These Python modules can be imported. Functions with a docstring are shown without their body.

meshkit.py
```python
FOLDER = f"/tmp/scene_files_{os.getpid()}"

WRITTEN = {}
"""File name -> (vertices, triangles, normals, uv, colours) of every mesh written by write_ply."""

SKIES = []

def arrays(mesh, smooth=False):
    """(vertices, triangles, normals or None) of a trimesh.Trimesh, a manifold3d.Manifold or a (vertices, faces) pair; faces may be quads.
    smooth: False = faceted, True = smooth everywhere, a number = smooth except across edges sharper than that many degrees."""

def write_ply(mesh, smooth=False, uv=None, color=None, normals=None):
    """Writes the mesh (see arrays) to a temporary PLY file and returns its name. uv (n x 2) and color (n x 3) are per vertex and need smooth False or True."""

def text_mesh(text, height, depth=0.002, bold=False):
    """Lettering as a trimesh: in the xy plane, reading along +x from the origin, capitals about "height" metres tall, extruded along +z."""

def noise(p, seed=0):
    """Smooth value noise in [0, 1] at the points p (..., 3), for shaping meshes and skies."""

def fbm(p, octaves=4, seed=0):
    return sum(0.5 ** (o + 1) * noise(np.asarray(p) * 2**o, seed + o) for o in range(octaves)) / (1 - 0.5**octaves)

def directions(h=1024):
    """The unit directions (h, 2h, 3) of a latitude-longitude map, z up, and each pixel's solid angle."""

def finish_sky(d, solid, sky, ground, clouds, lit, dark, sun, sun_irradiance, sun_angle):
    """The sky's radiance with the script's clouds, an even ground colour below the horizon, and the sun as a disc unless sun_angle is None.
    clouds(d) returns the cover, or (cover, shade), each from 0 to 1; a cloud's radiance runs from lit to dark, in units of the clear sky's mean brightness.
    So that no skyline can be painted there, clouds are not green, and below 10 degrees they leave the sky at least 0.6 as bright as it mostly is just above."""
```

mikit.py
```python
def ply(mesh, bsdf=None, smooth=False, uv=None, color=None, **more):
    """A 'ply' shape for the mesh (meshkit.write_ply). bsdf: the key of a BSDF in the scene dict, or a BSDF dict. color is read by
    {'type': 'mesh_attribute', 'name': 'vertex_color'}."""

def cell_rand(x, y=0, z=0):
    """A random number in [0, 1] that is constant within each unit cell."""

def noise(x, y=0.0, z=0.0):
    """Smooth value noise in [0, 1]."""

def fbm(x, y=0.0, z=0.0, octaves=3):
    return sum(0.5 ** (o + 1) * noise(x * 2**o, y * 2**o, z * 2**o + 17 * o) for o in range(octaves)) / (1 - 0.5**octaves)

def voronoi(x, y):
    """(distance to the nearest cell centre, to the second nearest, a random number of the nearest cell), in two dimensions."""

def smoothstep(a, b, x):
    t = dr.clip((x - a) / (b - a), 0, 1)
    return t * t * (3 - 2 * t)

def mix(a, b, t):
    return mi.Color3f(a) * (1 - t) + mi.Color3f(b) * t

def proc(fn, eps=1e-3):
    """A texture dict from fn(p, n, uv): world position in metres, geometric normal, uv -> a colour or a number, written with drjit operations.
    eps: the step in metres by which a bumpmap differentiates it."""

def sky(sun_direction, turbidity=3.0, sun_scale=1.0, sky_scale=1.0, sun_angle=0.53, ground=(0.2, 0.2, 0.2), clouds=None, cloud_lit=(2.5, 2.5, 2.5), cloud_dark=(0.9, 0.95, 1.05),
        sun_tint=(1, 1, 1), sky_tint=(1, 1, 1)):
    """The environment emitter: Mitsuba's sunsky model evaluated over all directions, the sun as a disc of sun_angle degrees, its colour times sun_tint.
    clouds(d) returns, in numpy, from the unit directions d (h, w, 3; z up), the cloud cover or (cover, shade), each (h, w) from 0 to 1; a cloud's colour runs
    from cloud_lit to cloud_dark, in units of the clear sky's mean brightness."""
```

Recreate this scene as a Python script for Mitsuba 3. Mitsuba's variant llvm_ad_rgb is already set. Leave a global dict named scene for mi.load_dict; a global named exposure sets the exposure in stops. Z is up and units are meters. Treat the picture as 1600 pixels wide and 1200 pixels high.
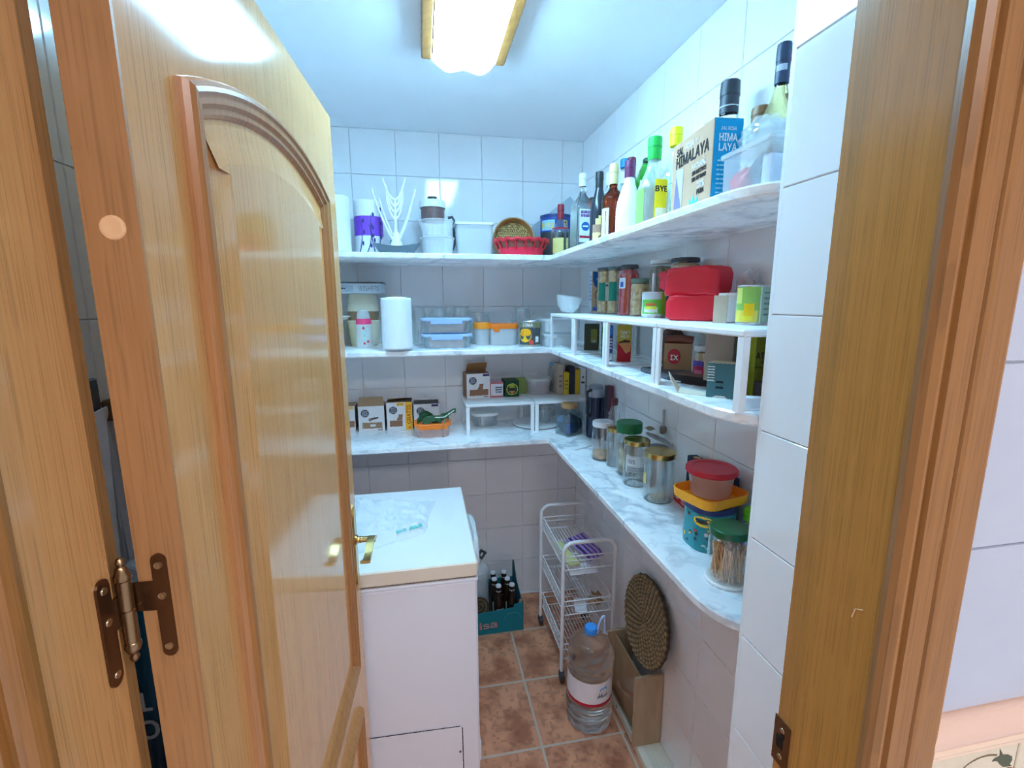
import math, numpy as np, trimesh, mitsuba as mi, drjit as dr, mikit, meshkit
from mikit import noise, fbm, voronoi, cell_rand, smoothstep, mix, proc
from shapely.geometry import Polygon

ST = mi.ScalarTransform4f
scene, labels = {}, {}

# ------------------------------------------------------------------ camera, light, exposure
exposure = 0.1
YAW, PITCH, ROLL, FPX = 0.1886, 0.1741, -0.0029, 728.8
def camera_dict():
    cy, sy, cp, sp = math.cos(YAW), math.sin(YAW), math.cos(PITCH), math.sin(PITCH)
    f = np.array([sy * cp, cy * cp, -sp]); r = np.array([cy, -sy, 0.0]); u = np.cross(r, f)
    up = -r * math.sin(ROLL) + u * math.cos(ROLL)
    eye = np.array([0, 0, 1.635])
    return {'type': 'perspective', 'fov': 2 * math.degrees(math.atan(800 / FPX)), 'fov_axis': 'x', 'near_clip': 0.02, 'far_clip': 50.0,
            'to_world': ST().look_at(origin=eye.tolist(), target=(eye + f).tolist(), up=up.tolist())}
scene['camera'] = camera_dict()
LAMP_RADIANCE = [13.4, 28.5, 40.5]       # cool white tube behind an opal cover, in the pantry
KITCHEN_RADIANCE = [17.0, 16.6, 17.6]    # kitchen ceiling lamp behind the photographer

# ------------------------------------------------------------------ materials
def vcol(rough, metallic=0.0, spec=0.5, **k):
    return {'type': 'twosided', 'bsdf': {'type': 'principled', 'base_color': {'type': 'mesh_attribute', 'name': 'vertex_color'}, 'roughness': rough, 'metallic': metallic, 'specular': spec, **k}}
def prin(color, rough, **k):
    c = color if isinstance(color, dict) else {'type': 'rgb', 'value': list(color)}
    return {'type': 'twosided', 'bsdf': {'type': 'principled', 'base_color': c, 'roughness': rough, **k}}
def lin(r, g, b):
    return tuple(((c / 255) / 12.92 if c / 255 <= 0.04045 else ((c / 255 + 0.055) / 1.055) ** 2.4) for c in (r, g, b))

scene['matte'] = vcol(0.75, spec=0.3)
scene['gloss'] = vcol(0.22)
scene['satin'] = vcol(0.42)
scene['metal'] = vcol(0.25, metallic=1.0)
scene['glass'] = {'type': 'thindielectric', 'int_ior': 1.7}
scene['clear_spirit'] = {'type': 'roughdielectric', 'distribution': 'ggx', 'alpha': 0.02, 'int_ior': 1.36}
scene['wine_fill'] = {'type': 'roughdielectric', 'distribution': 'ggx', 'alpha': 0.02, 'int_ior': 1.34, 'specular_transmittance': {'type': 'rgb', 'value': [0.97, 0.93, 0.66]}}
scene['rum_fill'] = {'type': 'roughdielectric', 'distribution': 'ggx', 'alpha': 0.02, 'int_ior': 1.34, 'specular_transmittance': {'type': 'rgb', 'value': [0.74, 0.26, 0.15]}}
scene['glass_smoke'] = {'type': 'thindielectric', 'int_ior': 1.75, 'specular_transmittance': {'type': 'rgb', 'value': [0.62, 0.72, 0.74]}}
scene['glass_solid'] = {'type': 'dielectric', 'int_ior': 1.46}
scene['glass_dim'] = {'type': 'blendbsdf', 'weight': 0.035, 'a': {'type': 'thindielectric', 'int_ior': 1.75, 'specular_transmittance': {'type': 'rgb', 'value': [0.93, 0.96, 0.96]}}, 'b': {'type': 'twosided', 'bsdf': {'type': 'diffuse', 'reflectance': {'type': 'rgb', 'value': [0.42, 0.46, 0.47]}}}}
def tint(*c): return {'type': 'thindielectric', 'int_ior': 1.45, 'specular_transmittance': {'type': 'rgb', 'value': list(c)}}
scene['rum'] = tint(0.62, 0.16, 0.07)
scene['wine_white'] = tint(0.90, 0.82, 0.42)
scene['green_glass'] = tint(0.22, 0.72, 0.22)
scene['amber_liquor'] = tint(0.80, 0.62, 0.12)
scene['whisky'] = tint(0.30, 0.17, 0.08)
scene['blue_tint'] = tint(0.72, 0.84, 0.95)
scene['water'] = {'type': 'roughdielectric', 'distribution': 'ggx', 'alpha': 0.02, 'int_ior': 1.33}
def milky(r, g, b, w=0.5):
    return {'type': 'blendbsdf', 'weight': w, 'a': {'type': 'thindielectric', 'int_ior': 1.4}, 'b': {'type': 'twosided', 'bsdf': {'type': 'diffuse', 'reflectance': {'type': 'rgb', 'value': [r, g, b]}}}}
scene['milky'] = milky(0.85, 0.88, 0.9, 0.42)
scene['milky_pink'] = milky(0.85, 0.62, 0.56, 0.35)
scene['film'] = milky(0.86, 0.92, 0.95, 0.3)

def wood_fn(dark, light, red, figure):
    def fn(p, n, uv):
        s = p.x * 0.83 + p.y
        warp = noise(s * 3.1, p.z * 0.9, 2.0) * 0.35 + noise(s * 9, p.z * 2.3, 7.0) * 0.07
        ring = dr.abs(dr.sin((s * 17 + warp * 16.0 + dr.square(p.z - 1.2) * figure) * 3.14159))
        grain = fbm(s * 420, p.z * 7.0, 3.0, 2)
        pore = smoothstep(0.62, 0.78, noise(s * 800, p.z * 14.0, 5.0))
        c = mix(dark, light, dr.clip(0.30 + 0.20 * ring + 0.55 * (grain - 0.35), 0, 1))
        c = mix(c, red, 0.35 * noise(s * 6, p.z * 1.1, 4.0))
        return c * (1 - 0.16 * pore)
    return fn
scene['wood_door'] = prin(proc(wood_fn((0.51, 0.245, 0.085), (0.63, 0.345, 0.138), (0.56, 0.265, 0.090), 0.6)), 0.11, specular=0.45)
scene['wood_edge'] = prin(proc(wood_fn((0.315, 0.145, 0.052), (0.425, 0.212, 0.084), (0.34, 0.135, 0.045), 5.0)), 0.42)
scene['wood_mold'] = prin(proc(wood_fn((0.30, 0.12, 0.034), (0.42, 0.19, 0.06), (0.34, 0.12, 0.03), 0.3)), 0.25, specular=0.55)
scene['wood_jamb'] = prin(proc(wood_fn((0.37, 0.165, 0.035), (0.50, 0.245, 0.062), (0.44, 0.18, 0.035), 2.6)), 0.24, specular=0.6)
scene['wood_casing'] = prin(proc(wood_fn((0.235, 0.094, 0.021), (0.335, 0.148, 0.037), (0.29, 0.11, 0.022), 1.2)), 0.33)
def pine_fn(p, n, uv):
    s = p.x + p.y
    g = fbm(s * 60, p.z * 9, 1.0, 3)
    return mix((0.30, 0.19, 0.11), (0.46, 0.32, 0.20), g)
scene['box_wood'] = prin(proc(pine_fn), 0.7)
def plank_fn(p, n, uv):
    return mix((0.55, 0.49, 0.38), (0.72, 0.67, 0.55), fbm(p.x * 90, p.y * 6, p.z * 5, 3))
scene['plank_wood'] = prin(proc(plank_fn), 0.6)

def marble_fn(p, n, uv):
    a = p.x * 0.8 + p.y * 0.55; b = p.y * 0.8 - p.x * 0.5
    w = fbm(p.x * 5, p.y * 5, p.z * 5 + 3, 4)
    v1 = 1 - smoothstep(0.0, 0.07, dr.abs(fbm(a * 9 + w * 2.2, b * 6 + w, p.z * 6, 4) - 0.5))
    v2 = 1 - smoothstep(0.0, 0.05, dr.abs(fbm(a * 22 + w * 3, b * 17, p.z * 18 + 9, 3) - 0.5))
    c = mix((0.89, 0.90, 0.91), (0.72, 0.75, 0.78), smoothstep(0.35, 0.75, w))
    k = dr.clip(v1 * 0.55 * smoothstep(0.3, 0.65, fbm(p.x * 7, p.y * 7, 2.0, 2)) + v2 * 0.25, 0, 0.8)
    return mix(c, (0.36, 0.40, 0.45), k)
scene['marble'] = prin(proc(marble_fn), 0.16)
scene['tile_white'] = prin((0.86, 0.87, 0.89), 0.07, specular=0.5)
scene['grout'] = prin((0.68, 0.69, 0.73), 0.8)
def tile_kitchen(p, n, uv):
    return mix((0.43, 0.455, 0.53), (0.48, 0.505, 0.575), fbm(p.x * 9, p.z * 9, 1.0, 3))
scene['tile_kitchen'] = prin(proc(tile_kitchen), 0.18)
def floor_fn(p, n, uv):
    i = dr.floor((p.x - 0.0695) / 0.3155); j = dr.floor((p.y - 0.1725) / 0.3155)
    r = cell_rand(i, j, 5)
    m = fbm(p.x * 14 + r * 30, p.y * 14, r * 9, 4)
    sp = smoothstep(0.66, 0.78, noise(p.x * 70, p.y * 70, 3.0))
    fx = dr.abs((p.x - 0.0695) / 0.3155 - i - 0.5) * 2; fy = dr.abs((p.y - 0.1725) / 0.3155 - j - 0.5) * 2
    edge = smoothstep(0.72, 1.0, dr.maximum(fx, fy) + 0.25 * (m - 0.5))
    c = mix((0.36, 0.128, 0.066), (0.66, 0.29, 0.160), smoothstep(0.3, 0.7, m))
    c = mix(c, (0.56, 0.25, 0.145), 0.55 * edge)
    return mix(c, (0.22, 0.08, 0.05), 0.35 * sp)
scene['tile_floor'] = prin(proc(floor_fn), 0.38)
scene['grout_floor'] = prin((0.50, 0.38, 0.30), 0.9)
scene['ceiling_paint'] = prin((0.76, 0.78, 0.80), 0.9, specular=0.1)
scene['wall_paint'] = prin((0.75, 0.75, 0.76), 0.8)
scene['enamel'] = prin((0.80, 0.80, 0.83), 0.30)
scene['white_metal'] = prin((0.80, 0.82, 0.84), 0.35)
# ------------------------------------------------------------------ naming helpers
def numbered(key):
    if key not in USED: USED.add(key); return key
    i = 1
    while f'{key}_{i:03d}' in USED: i += 1
    k = f'{key}_{i:03d}'; USED.add(k); return k
USED = set()
def thing(name, label, cat, group=None):
    k = numbered(name); labels[k] = {'label': label, 'category': cat}
    if group: labels[k]['group'] = group
    return k
def struct(name, mesh=None, mat=None, label=None, smooth=False):
    k = numbered(name); labels[k] = {'kind': 'structure'}
    if label: labels[k]['label'] = label
    if mesh is not None: emit(k, mesh, mat, smooth)
    return k
def emit(k, m, mat, smooth=False):
    if isinstance(m, G): scene[k] = m.ply(mat)
    else: scene[k] = mikit.ply(m, mat, smooth=smooth)
def part(parent, name, m, mat, label=None, smooth=False, kind=None):
    k = numbered(parent + '__' + name); emit(k, m, mat, smooth)
    if label or kind: labels[k] = {}
    if label: labels[k]['label'] = label
    if kind: labels[k]['kind'] = kind
    return k
def single(name, m, mat, label, cat, group=None, smooth=False):
    k = thing(name, label, cat, group); emit(k, m, mat, smooth); return k

# ------------------------------------------------------------------ geometry helpers
def mat4(loc=(0, 0, 0), rz=0.0, rx=0.0, ry=0.0):
    def R(a, i, j):
        m = np.eye(4); c, s = math.cos(a), math.sin(a); m[i, i] = c; m[j, j] = c; m[i, j] = -s; m[j, i] = s; return m
    m = R(rz, 0, 1) @ R(ry, 2, 0) @ R(rx, 1, 2)
    m[:3, 3] = loc
    return m
def frame(o, x, y, z):
    m = np.eye(4); m[:3, 0], m[:3, 1], m[:3, 2], m[:3, 3] = x, y, z, o; return m
def face_m(o, ang):
    """lettering frame on an upright face whose outward normal points along angle ang (radians, in plan)"""
    n = np.array([math.cos(ang), math.sin(ang), 0]); x = np.array([-n[1], n[0], 0])
    return frame(o, x, [0, 0, 1], n)
ATT = ('v', 'f', 'c')
class G:
    """a coloured mesh in the making; M is applied to whatever is added"""
    def __init__(s, M=None): s.V, s.F, s.C, s.n, s.M = [], [], [], 0, np.eye(4) if M is None else M
    def add(s, v, f, col, M=None):
        v = np.asarray(v, float); f = np.asarray(f, int)
        if f.shape[1] == 4: f = np.vstack([f[:, [0, 1, 2]], f[:, [0, 2, 3]]])
        if M is not None: v = v @ M[:3, :3].T + M[:3, 3]
        v = v @ s.M[:3, :3].T + s.M[:3, 3]
        c = np.asarray(col, float)
        s.V.append(v); s.F.append(f + s.n); s.C.append(np.broadcast_to(c, (len(v), 3))); s.n += len(v)
        return s
    def flat(s, mesh, col, M=None):
        t = mesh.triangles.reshape(-1, 3)
        return s.add(t, np.arange(len(t)).reshape(-1, 3), col, M)
    def box(s, c, size, col, faces=None, M=None, b=0.0):
        """box centred in plan at c, standing on c[2]; faces: '-x','+x','-y','+y','-z','+z' -> colour; b: chamfer"""
        x, y, z = size[0] / 2, size[1] / 2, size[2]
        o = np.array(c, float)
        faces = faces or {}
        b = min(b, 0.45 * min(2 * x, 2 * y, z)) if b else 0
        P = {'-x': [(-x, y, 0), (-x, -y, 0), (-x, -y, z), (-x, y, z)], '+x': [(x, -y, 0), (x, y, 0), (x, y, z), (x, -y, z)],
             '-y': [(-x, -y, 0), (x, -y, 0), (x, -y, z), (-x, -y, z)], '+y': [(x, y, 0), (-x, y, 0), (-x, y, z), (x, y, z)],
             '+z': [(-x, -y, z), (x, -y, z), (x, y, z), (-x, y, z)], '-z': [(-x, y, 0), (x, y, 0), (x, -y, 0), (-x, -y, 0)]}
        if not b:
            for k, q in P.items():
                if faces.get(k, 1) is None: continue
                s.add(np.array(q) + o, [[0, 1, 2, 3]], faces.get(k, col), M)
            return s
        h = np.array([x, y, z / 2]); ax = {'x': 0, 'y': 1, 'z': 2}; o2 = o + [0, 0, z / 2]
        corner = {}
        for k, q in P.items():
            a = ax[k[1]]; pts = []
            for w in q:
                w = np.array(w) - [0, 0, z / 2]; sg = np.sign(w); pt = sg * (h - b); pt[a] = sg[a] * h[a]
                corner[(a, tuple(sg))] = pt; pts.append(pt)
            s.add(np.array(pts) + o2, [[0, 1, 2, 3]], faces.get(k, col), M)
        for a in range(3):
            b1, b2 = [i for i in range(3) if i != a]
            for s1 in (-1., 1.):
                for s2 in (-1., 1.):
                    lo, hi = np.zeros(3), np.zeros(3); lo[a], hi[a] = -1., 1.; lo[b1] = hi[b1] = s1; lo[b2] = hi[b2] = s2
                    q = [corner[(b1, tuple(lo))], corner[(b1, tuple(hi))], corner[(b2, tuple(hi))], corner[(b2, tuple(lo))]]
                    s.quad_out([w + o2 for w in q], o2, col, M)
        for sg in np.ndindex(2, 2, 2):
            t = tuple(2. * np.array(sg) - 1)
            s.quad_out([corner[(i, t)] + o2 for i in range(3)], o2, col, M)
        return s
    def quad_out(s, q, centre, col, M=None):
        q = np.array(q); n = np.cross(q[1] - q[0], q[2] - q[0])
        if n @ (q.mean(0) - centre) < 0: q = q[::-1]
        return s.add(q, [[0, 1, 2]] if len(q) == 3 else [[0, 1, 2, 3]], col, M)
    def quad(s, q, col, M=None): return s.add(q, [[0, 1, 2, 3]], col, M)
    def lathe(s, prof, col=(0.8, 0.8, 0.8), n=24, M=None, crease=38, arc=None, sx=1.0, sy=1.0):
        """prof: (r, z) or (r, z, colour of the stretch that starts here); bottom to top outside"""
        a0, a1 = arc or (0, 2 * math.pi)
        N = n + 1
        A = np.linspace(a0, a1, N); ca, sa = np.cos(A) * sx, np.sin(A) * sy
        segs = [(np.array(p[:2], float), np.array(q[:2], float), p[2] if len(p) > 2 else None) for p, q in zip(prof[:-1], prof[1:])]
        cur = col; groups = []; last = None
        for p, q, cc in segs:
            new = cc is not None and tuple(np.ravel(cc)) != tuple(np.ravel(cur))
            if cc is not None: cur = cc
            if np.allclose(p, q): continue
            d = (q - p) / np.linalg.norm(q - p)
            if last is None or new or math.degrees(math.acos(max(-1, min(1, d @ last)))) > crease: groups.append([cur, [p, q]])
            else: groups[-1][1].append(q)
            last = d
        for cc, pts in groups:
            m = len(pts)
            v = np.array([[p[0] * c_, p[0] * s_, p[1]] for p in pts for c_, s_ in zip(ca, sa)])
            i, j = np.meshgrid(np.arange(m - 1), np.arange(n), indexing='ij')
            f = np.stack([i * N + j, i * N + j + 1, (i + 1) * N + j + 1, (i + 1) * N + j], -1).reshape(-1, 4)
            # weld the seam's normals by reusing the first column on a full turn
            if arc is None: f = np.where(f % N == n, f - n, f)
            s.add(v, f, cc, M)
        return s
    def tube(s, pts, r, col=(0.8, 0.8, 0.8), sides=8, M=None, closed=False, caps=True):
        p = np.asarray(pts, float); N = len(p)
        t = np.roll(p, -1, 0) - np.roll(p, 1, 0) if closed else np.gradient(p, axis=0)
        t /= np.linalg.norm(t, axis=1, keepdims=True) + 1e-12
        a = np.zeros_like(p); up = np.array([0.13, 0.29, 0.95]) if abs(t[0][2]) < 0.9 else np.array([1., 0.1, 0])
        x = up - t[0] * (up @ t[0])
        for i in range(N):
            x = x - t[i] * (x @ t[i]); x /= np.linalg.norm(x) + 1e-12; a[i] = x
        b = np.cross(t, a); g = np.arange(sides) * 2 * np.pi / sides
        rr = np.broadcast_to(np.asarray(r, float), (N,))
        v = p[:, None] + rr[:, None, None] * (np.cos(g)[None, :, None] * a[:, None] + np.sin(g)[None, :, None] * b[:, None])
        i, j = np.meshgrid(np.arange(N if closed else N - 1), np.arange(sides), indexing='ij')
        f = np.stack([i * sides + j, i * sides + (j + 1) % sides, (i + 1) % N * sides + (j + 1) % sides, (i + 1) % N * sides + j], -1).reshape(-1, 4)
        s.add(v.reshape(-1, 3), f, col, M)
        if caps and not closed:
            for e, fl in ((0, True), (N - 1, False)):
                ring = v[e]; idx = np.arange(sides); q = np.vstack([ring, p[e]])
                ff = np.stack([idx, (idx + 1) % sides, np.full(sides, sides)], 1)
                s.add(q, ff[:, ::-1] if fl else ff, col, M)
        return s
    def prism(s, poly, z0, z1, col, M=None, side=None):
        """shapely polygon extruded from z0 to z1 (plan coordinates)"""
        m = trimesh.creation.extrude_polygon(poly if isinstance(poly, Polygon) else Polygon(poly), z1 - z0, engine='earcut')
        m.apply_translation([0, 0, z0])
        return s.flat(m, col, M)
    def text(s, txt, h, col, M, centre=True, bold=False, depth=0.0005, width=None, curve=None):
        """lettering in the xy plane of M; curve: radius of the upright cylinder it is wrapped on (M then sits on the axis)"""
        t = meshkit.text_mesh(txt, h, depth, bold)
        v = t.vertices.copy()
        if width: v[:, 0] *= width / (v[:, 0].max() - v[:, 0].min())
        if centre: v[:, 0] -= (v[:, 0].max() + v[:, 0].min()) / 2; v[:, 1] -= h / 2
        if curve:
            ang = v[:, 0] / curve; rr = curve + v[:, 2]
            v = np.stack([rr * np.cos(ang), rr * np.sin(ang), v[:, 1]], 1)
        t2 = trimesh.Trimesh(v, t.faces, process=False)
        return s.flat(t2, col, M)
    def blob(s, fn, nu, nv, col, M=None):
        """grid surface fn(u, v) -> points; u wraps"""
        u, w = np.meshgrid(np.linspace(0, 1, nu, endpoint=False), np.linspace(0, 1, nv), indexing='ij')
        P = fn(u, w); v = P.reshape(-1, 3)
        i, j = np.meshgrid(np.arange(nu), np.arange(nv - 1), indexing='ij')
        f = np.stack([i * nv + j, (i + 1) % nu * nv + j, (i + 1) % nu * nv + j + 1, i * nv + j + 1], -1).reshape(-1, 4)
        c = col(P).reshape(-1, 3) if callable(col) else col
        return s.add(v, f, c, M)
    def sheet(s, fn, nu, nv, col, M=None):
        u, w = np.meshgrid(np.linspace(0, 1, nu), np.linspace(0, 1, nv), indexing='ij')
        P = fn(u, w); i, j = np.meshgrid(np.arange(nu - 1), np.arange(nv - 1), indexing='ij')
        f = np.stack([i * nv + j, (i + 1) * nv + j, (i + 1) * nv + j + 1, i * nv + j + 1], -1).reshape(-1, 4)
        return s.add(P.reshape(-1, 3), f, col(P).reshape(-1, 3) if callable(col) else col, M)
    def arrays(s): return np.vstack(s.V), np.vstack(s.F), np.vstack(s.C)
    def ply(s, mat):
        v, f, c = s.arrays()
        return mikit.ply((v, f), mat, smooth=True, color=np.clip(c, 0, 1))
def boxmesh(x0, x1, y0, y1, z0, z1, b=0.0, col=(0.8, 0.8, 0.8)):
    return G().box(((x0 + x1) / 2, (y0 + y1) / 2, z0), (x1 - x0, y1 - y0, z1 - z0), col, b=b)
def arcpts(c, r, a0, a1, n):
    a = np.linspace(a0, a1, n); return [(c[0] + r * math.cos(t), c[1] + r * math.sin(t)) for t in a]
def rrect(w, d, r, n=5):
    """rounded rectangle outline, counter-clockwise, centred"""
    out = []
    for cx, cy, a in ((w / 2 - r, d / 2 - r, 0), (-w / 2 + r, d / 2 - r, 90), (-w / 2 + r, -d / 2 + r, 180), (w / 2 - r, -d / 2 + r, 270)):
        out += arcpts((cx, cy), r, math.radians(a), math.radians(a + 90), n)
    return np.array(out)
def loft(g, rings, col, M=None, bottom=True, top=False):
    """rings: (outline (n, 2), z) with equal counts; walls with creases at each ring kept smooth around"""
    for (p, z0), (q, z1) in zip(rings[:-1], rings[1:]):
        n = len(p); v = np.vstack([np.c_[p, np.full(n, z0)], np.c_[q, np.full(n, z1)]]); i = np.arange(n)
        g.add(v, np.stack([i, (i + 1) % n, (i + 1) % n + n, i + n], 1), col, M)
    for on, (p, z), fl in ((bottom, rings[0], True), (top, rings[-1], False)):
        if on:
            n = len(p); v = np.vstack([np.c_[p, np.full(n, z)], [[*p.mean(0), z]]]); i = np.arange(n)
            f = np.stack([i, (i + 1) % n, np.full(n, n)], 1); g.add(v, f[:, ::-1] if fl else f, col, M)
    return g

# ------------------------------------------------------------------ room: sizes in metres, found from the tile grid (20 cm) of the photograph
XL, XR, XP, YB, YN, YW = -0.45, 0.8125, 0.5746, 2.3584, 0.6947, 0.53    # left wall, right niche wall, pier face, back wall, niche end, inner face of the door wall
YK, H = 0.39, 2.41                                                       # kitchen face of the door wall, pantry ceiling
Z1, Z2, Z3 = 1.8287, 1.4373, 1.0288                                      # tops of the marble shelves
XF, YF = 0.5385, 1.9542                                                  # their front edges

tile_cache = {}
def tile_ply(w, h, mat, t=0.006, b=0.0012):
    k = (round(w, 4), round(h, 4), mat)
    if k not in tile_cache:
        x, y = w / 2, h / 2
        v = [(-x, -y, 0), (x, -y, 0), (x, y, 0), (-x, y, 0), (-x, -y, t - b), (x, -y, t - b), (x, y, t - b), (-x, y, t - b), (-x + b, -y + b, t), (x - b, -y + b, t), (x - b, y - b, t), (-x + b, y - b, t)]
        f = [(8, 9, 10, 11)] + [(i, (i + 1) % 4, 4 + (i + 1) % 4, 4 + i) for i in range(4)] + [(4 + i, 4 + (i + 1) % 4, 8 + (i + 1) % 4, 8 + i) for i in range(4)]
        tile_cache[k] = mikit.ply((np.array(v, float), np.array(f)), mat)
    return tile_cache[k]
def lay(parent, a_joints, b_joints, place, mat='tile_white', gap=0.0018, skip=None):
    """place(a, b) -> 4x4 whose x runs along a, y along b, z out of the wall"""
    for a0, a1 in zip(a_joints[:-1], a_joints[1:]):
        for b0, b1 in zip(b_joints[:-1], b_joints[1:]):
            w, h = a1 - a0 - gap, b1 - b0 - gap
            if w < 0.008 or h < 0.008 or (skip and skip((a0 + a1) / 2, (b0 + b1) / 2)): continue
            k = numbered(parent + '__tile')
            scene[k] = {**tile_ply(w, h, mat), 'to_world': ST(place((a0 + a1) / 2, (b0 + b1) / 2))}
def joints(lo, hi, at, step=0.2):
    k0 = math.ceil((lo - at) / step - 1e-9); out = [lo]
    j = at + k0 * step
    while j < hi - 1e-6:
        if j > lo + 1e-6: out.append(j)
        j += step
    return out + [hi]
ROWS = joints(0.013, H, 0.013)
GR = 0.005    # the tiles stand this much proud of the grout
wb = struct('wall_back', boxmesh(XL - 0.1, XR + 0.1, YB + GR, YB + 0.1, -0.05, H), 'grout')
lay(wb, joints(XL, XR, -0.294), ROWS, lambda a, b: frame((a, YB + GR, b), (1, 0, 0), (0, 0, 1), (0, -1, 0)))
wr = struct('wall_right', boxmesh(XR + GR, XR + 0.1, YN, YB, -0.05, H), 'grout')
lay(wr, joints(YN, YB, 2.3584), ROWS, lambda a, b: frame((XR + GR, a, b), (0, -1, 0), (0, 0, 1), (-1, 0, 0)))
wn = struct('wall_pier', boxmesh(XP + GR, XR + 0.1, YW - 0.1, YN - 0.001, -0.05, H), 'grout')
lay(wn, [YW, YN], ROWS, lambda a, b: frame((XP + GR, a, b), (0, -1, 0), (0, 0, 1), (-1, 0, 0)))
wl = struct('wall_left', boxmesh(XL - 0.1, XL - GR, YW, YB, -0.05, H), 'grout')
lay(wl, joints(YW, YB, 0.742), ROWS, lambda a, b: frame((XL - GR, a, b), (0, 1, 0), (0, 0, 1), (1, 0, 0)))
g = G()
for x0, x1, z0, z1 in ((-1.6, -0.345, -0.05, 2.6), (0.53, 2.2, -0.05, 2.6), (-0.345, 0.53, 2.14, 2.6)):
    g.box(((x0 + x1) / 2, (YK + GR + YW) / 2, z0), (x1 - x0, YW - YK - GR, z1 - z0), (1, 1, 1))
wf = struct('wall_front', g, 'wall_paint')
# corner trim of the pier, where the niche starts
struct('trim_1', boxmesh(XP - 0.0012, XP + 0.007, YN - 0.004, YN + 0.004, 0, H), 'white_metal', 'white plastic edge strip on the tiled corner of the pier')
cl = struct('ceiling', boxmesh(XL - 0.1, XR + 0.1, YW - 0.02, YB + 0.1, H, H + 0.06), 'ceiling_paint')
fl = struct('floor', boxmesh(-0.56, 0.93, 0.30, YB + 0.1, -0.06, -0.003), 'grout_floor')
def floor_at(a, b): return frame((a, b, -0.008), (1, 0, 0), (0, 1, 0), (0, 0, 1))
FJ = 0.3155
lay(fl, joints(XL, XR, 0.385, FJ), joints(0.30, YB, 1.4345, FJ), floor_at, 'tile_floor', gap=0.009)
struct('baseboard_back', boxmesh(XL, XR, YB - 0.006, YB + 0.004, 0, 0.011), 'white_metal')
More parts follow.
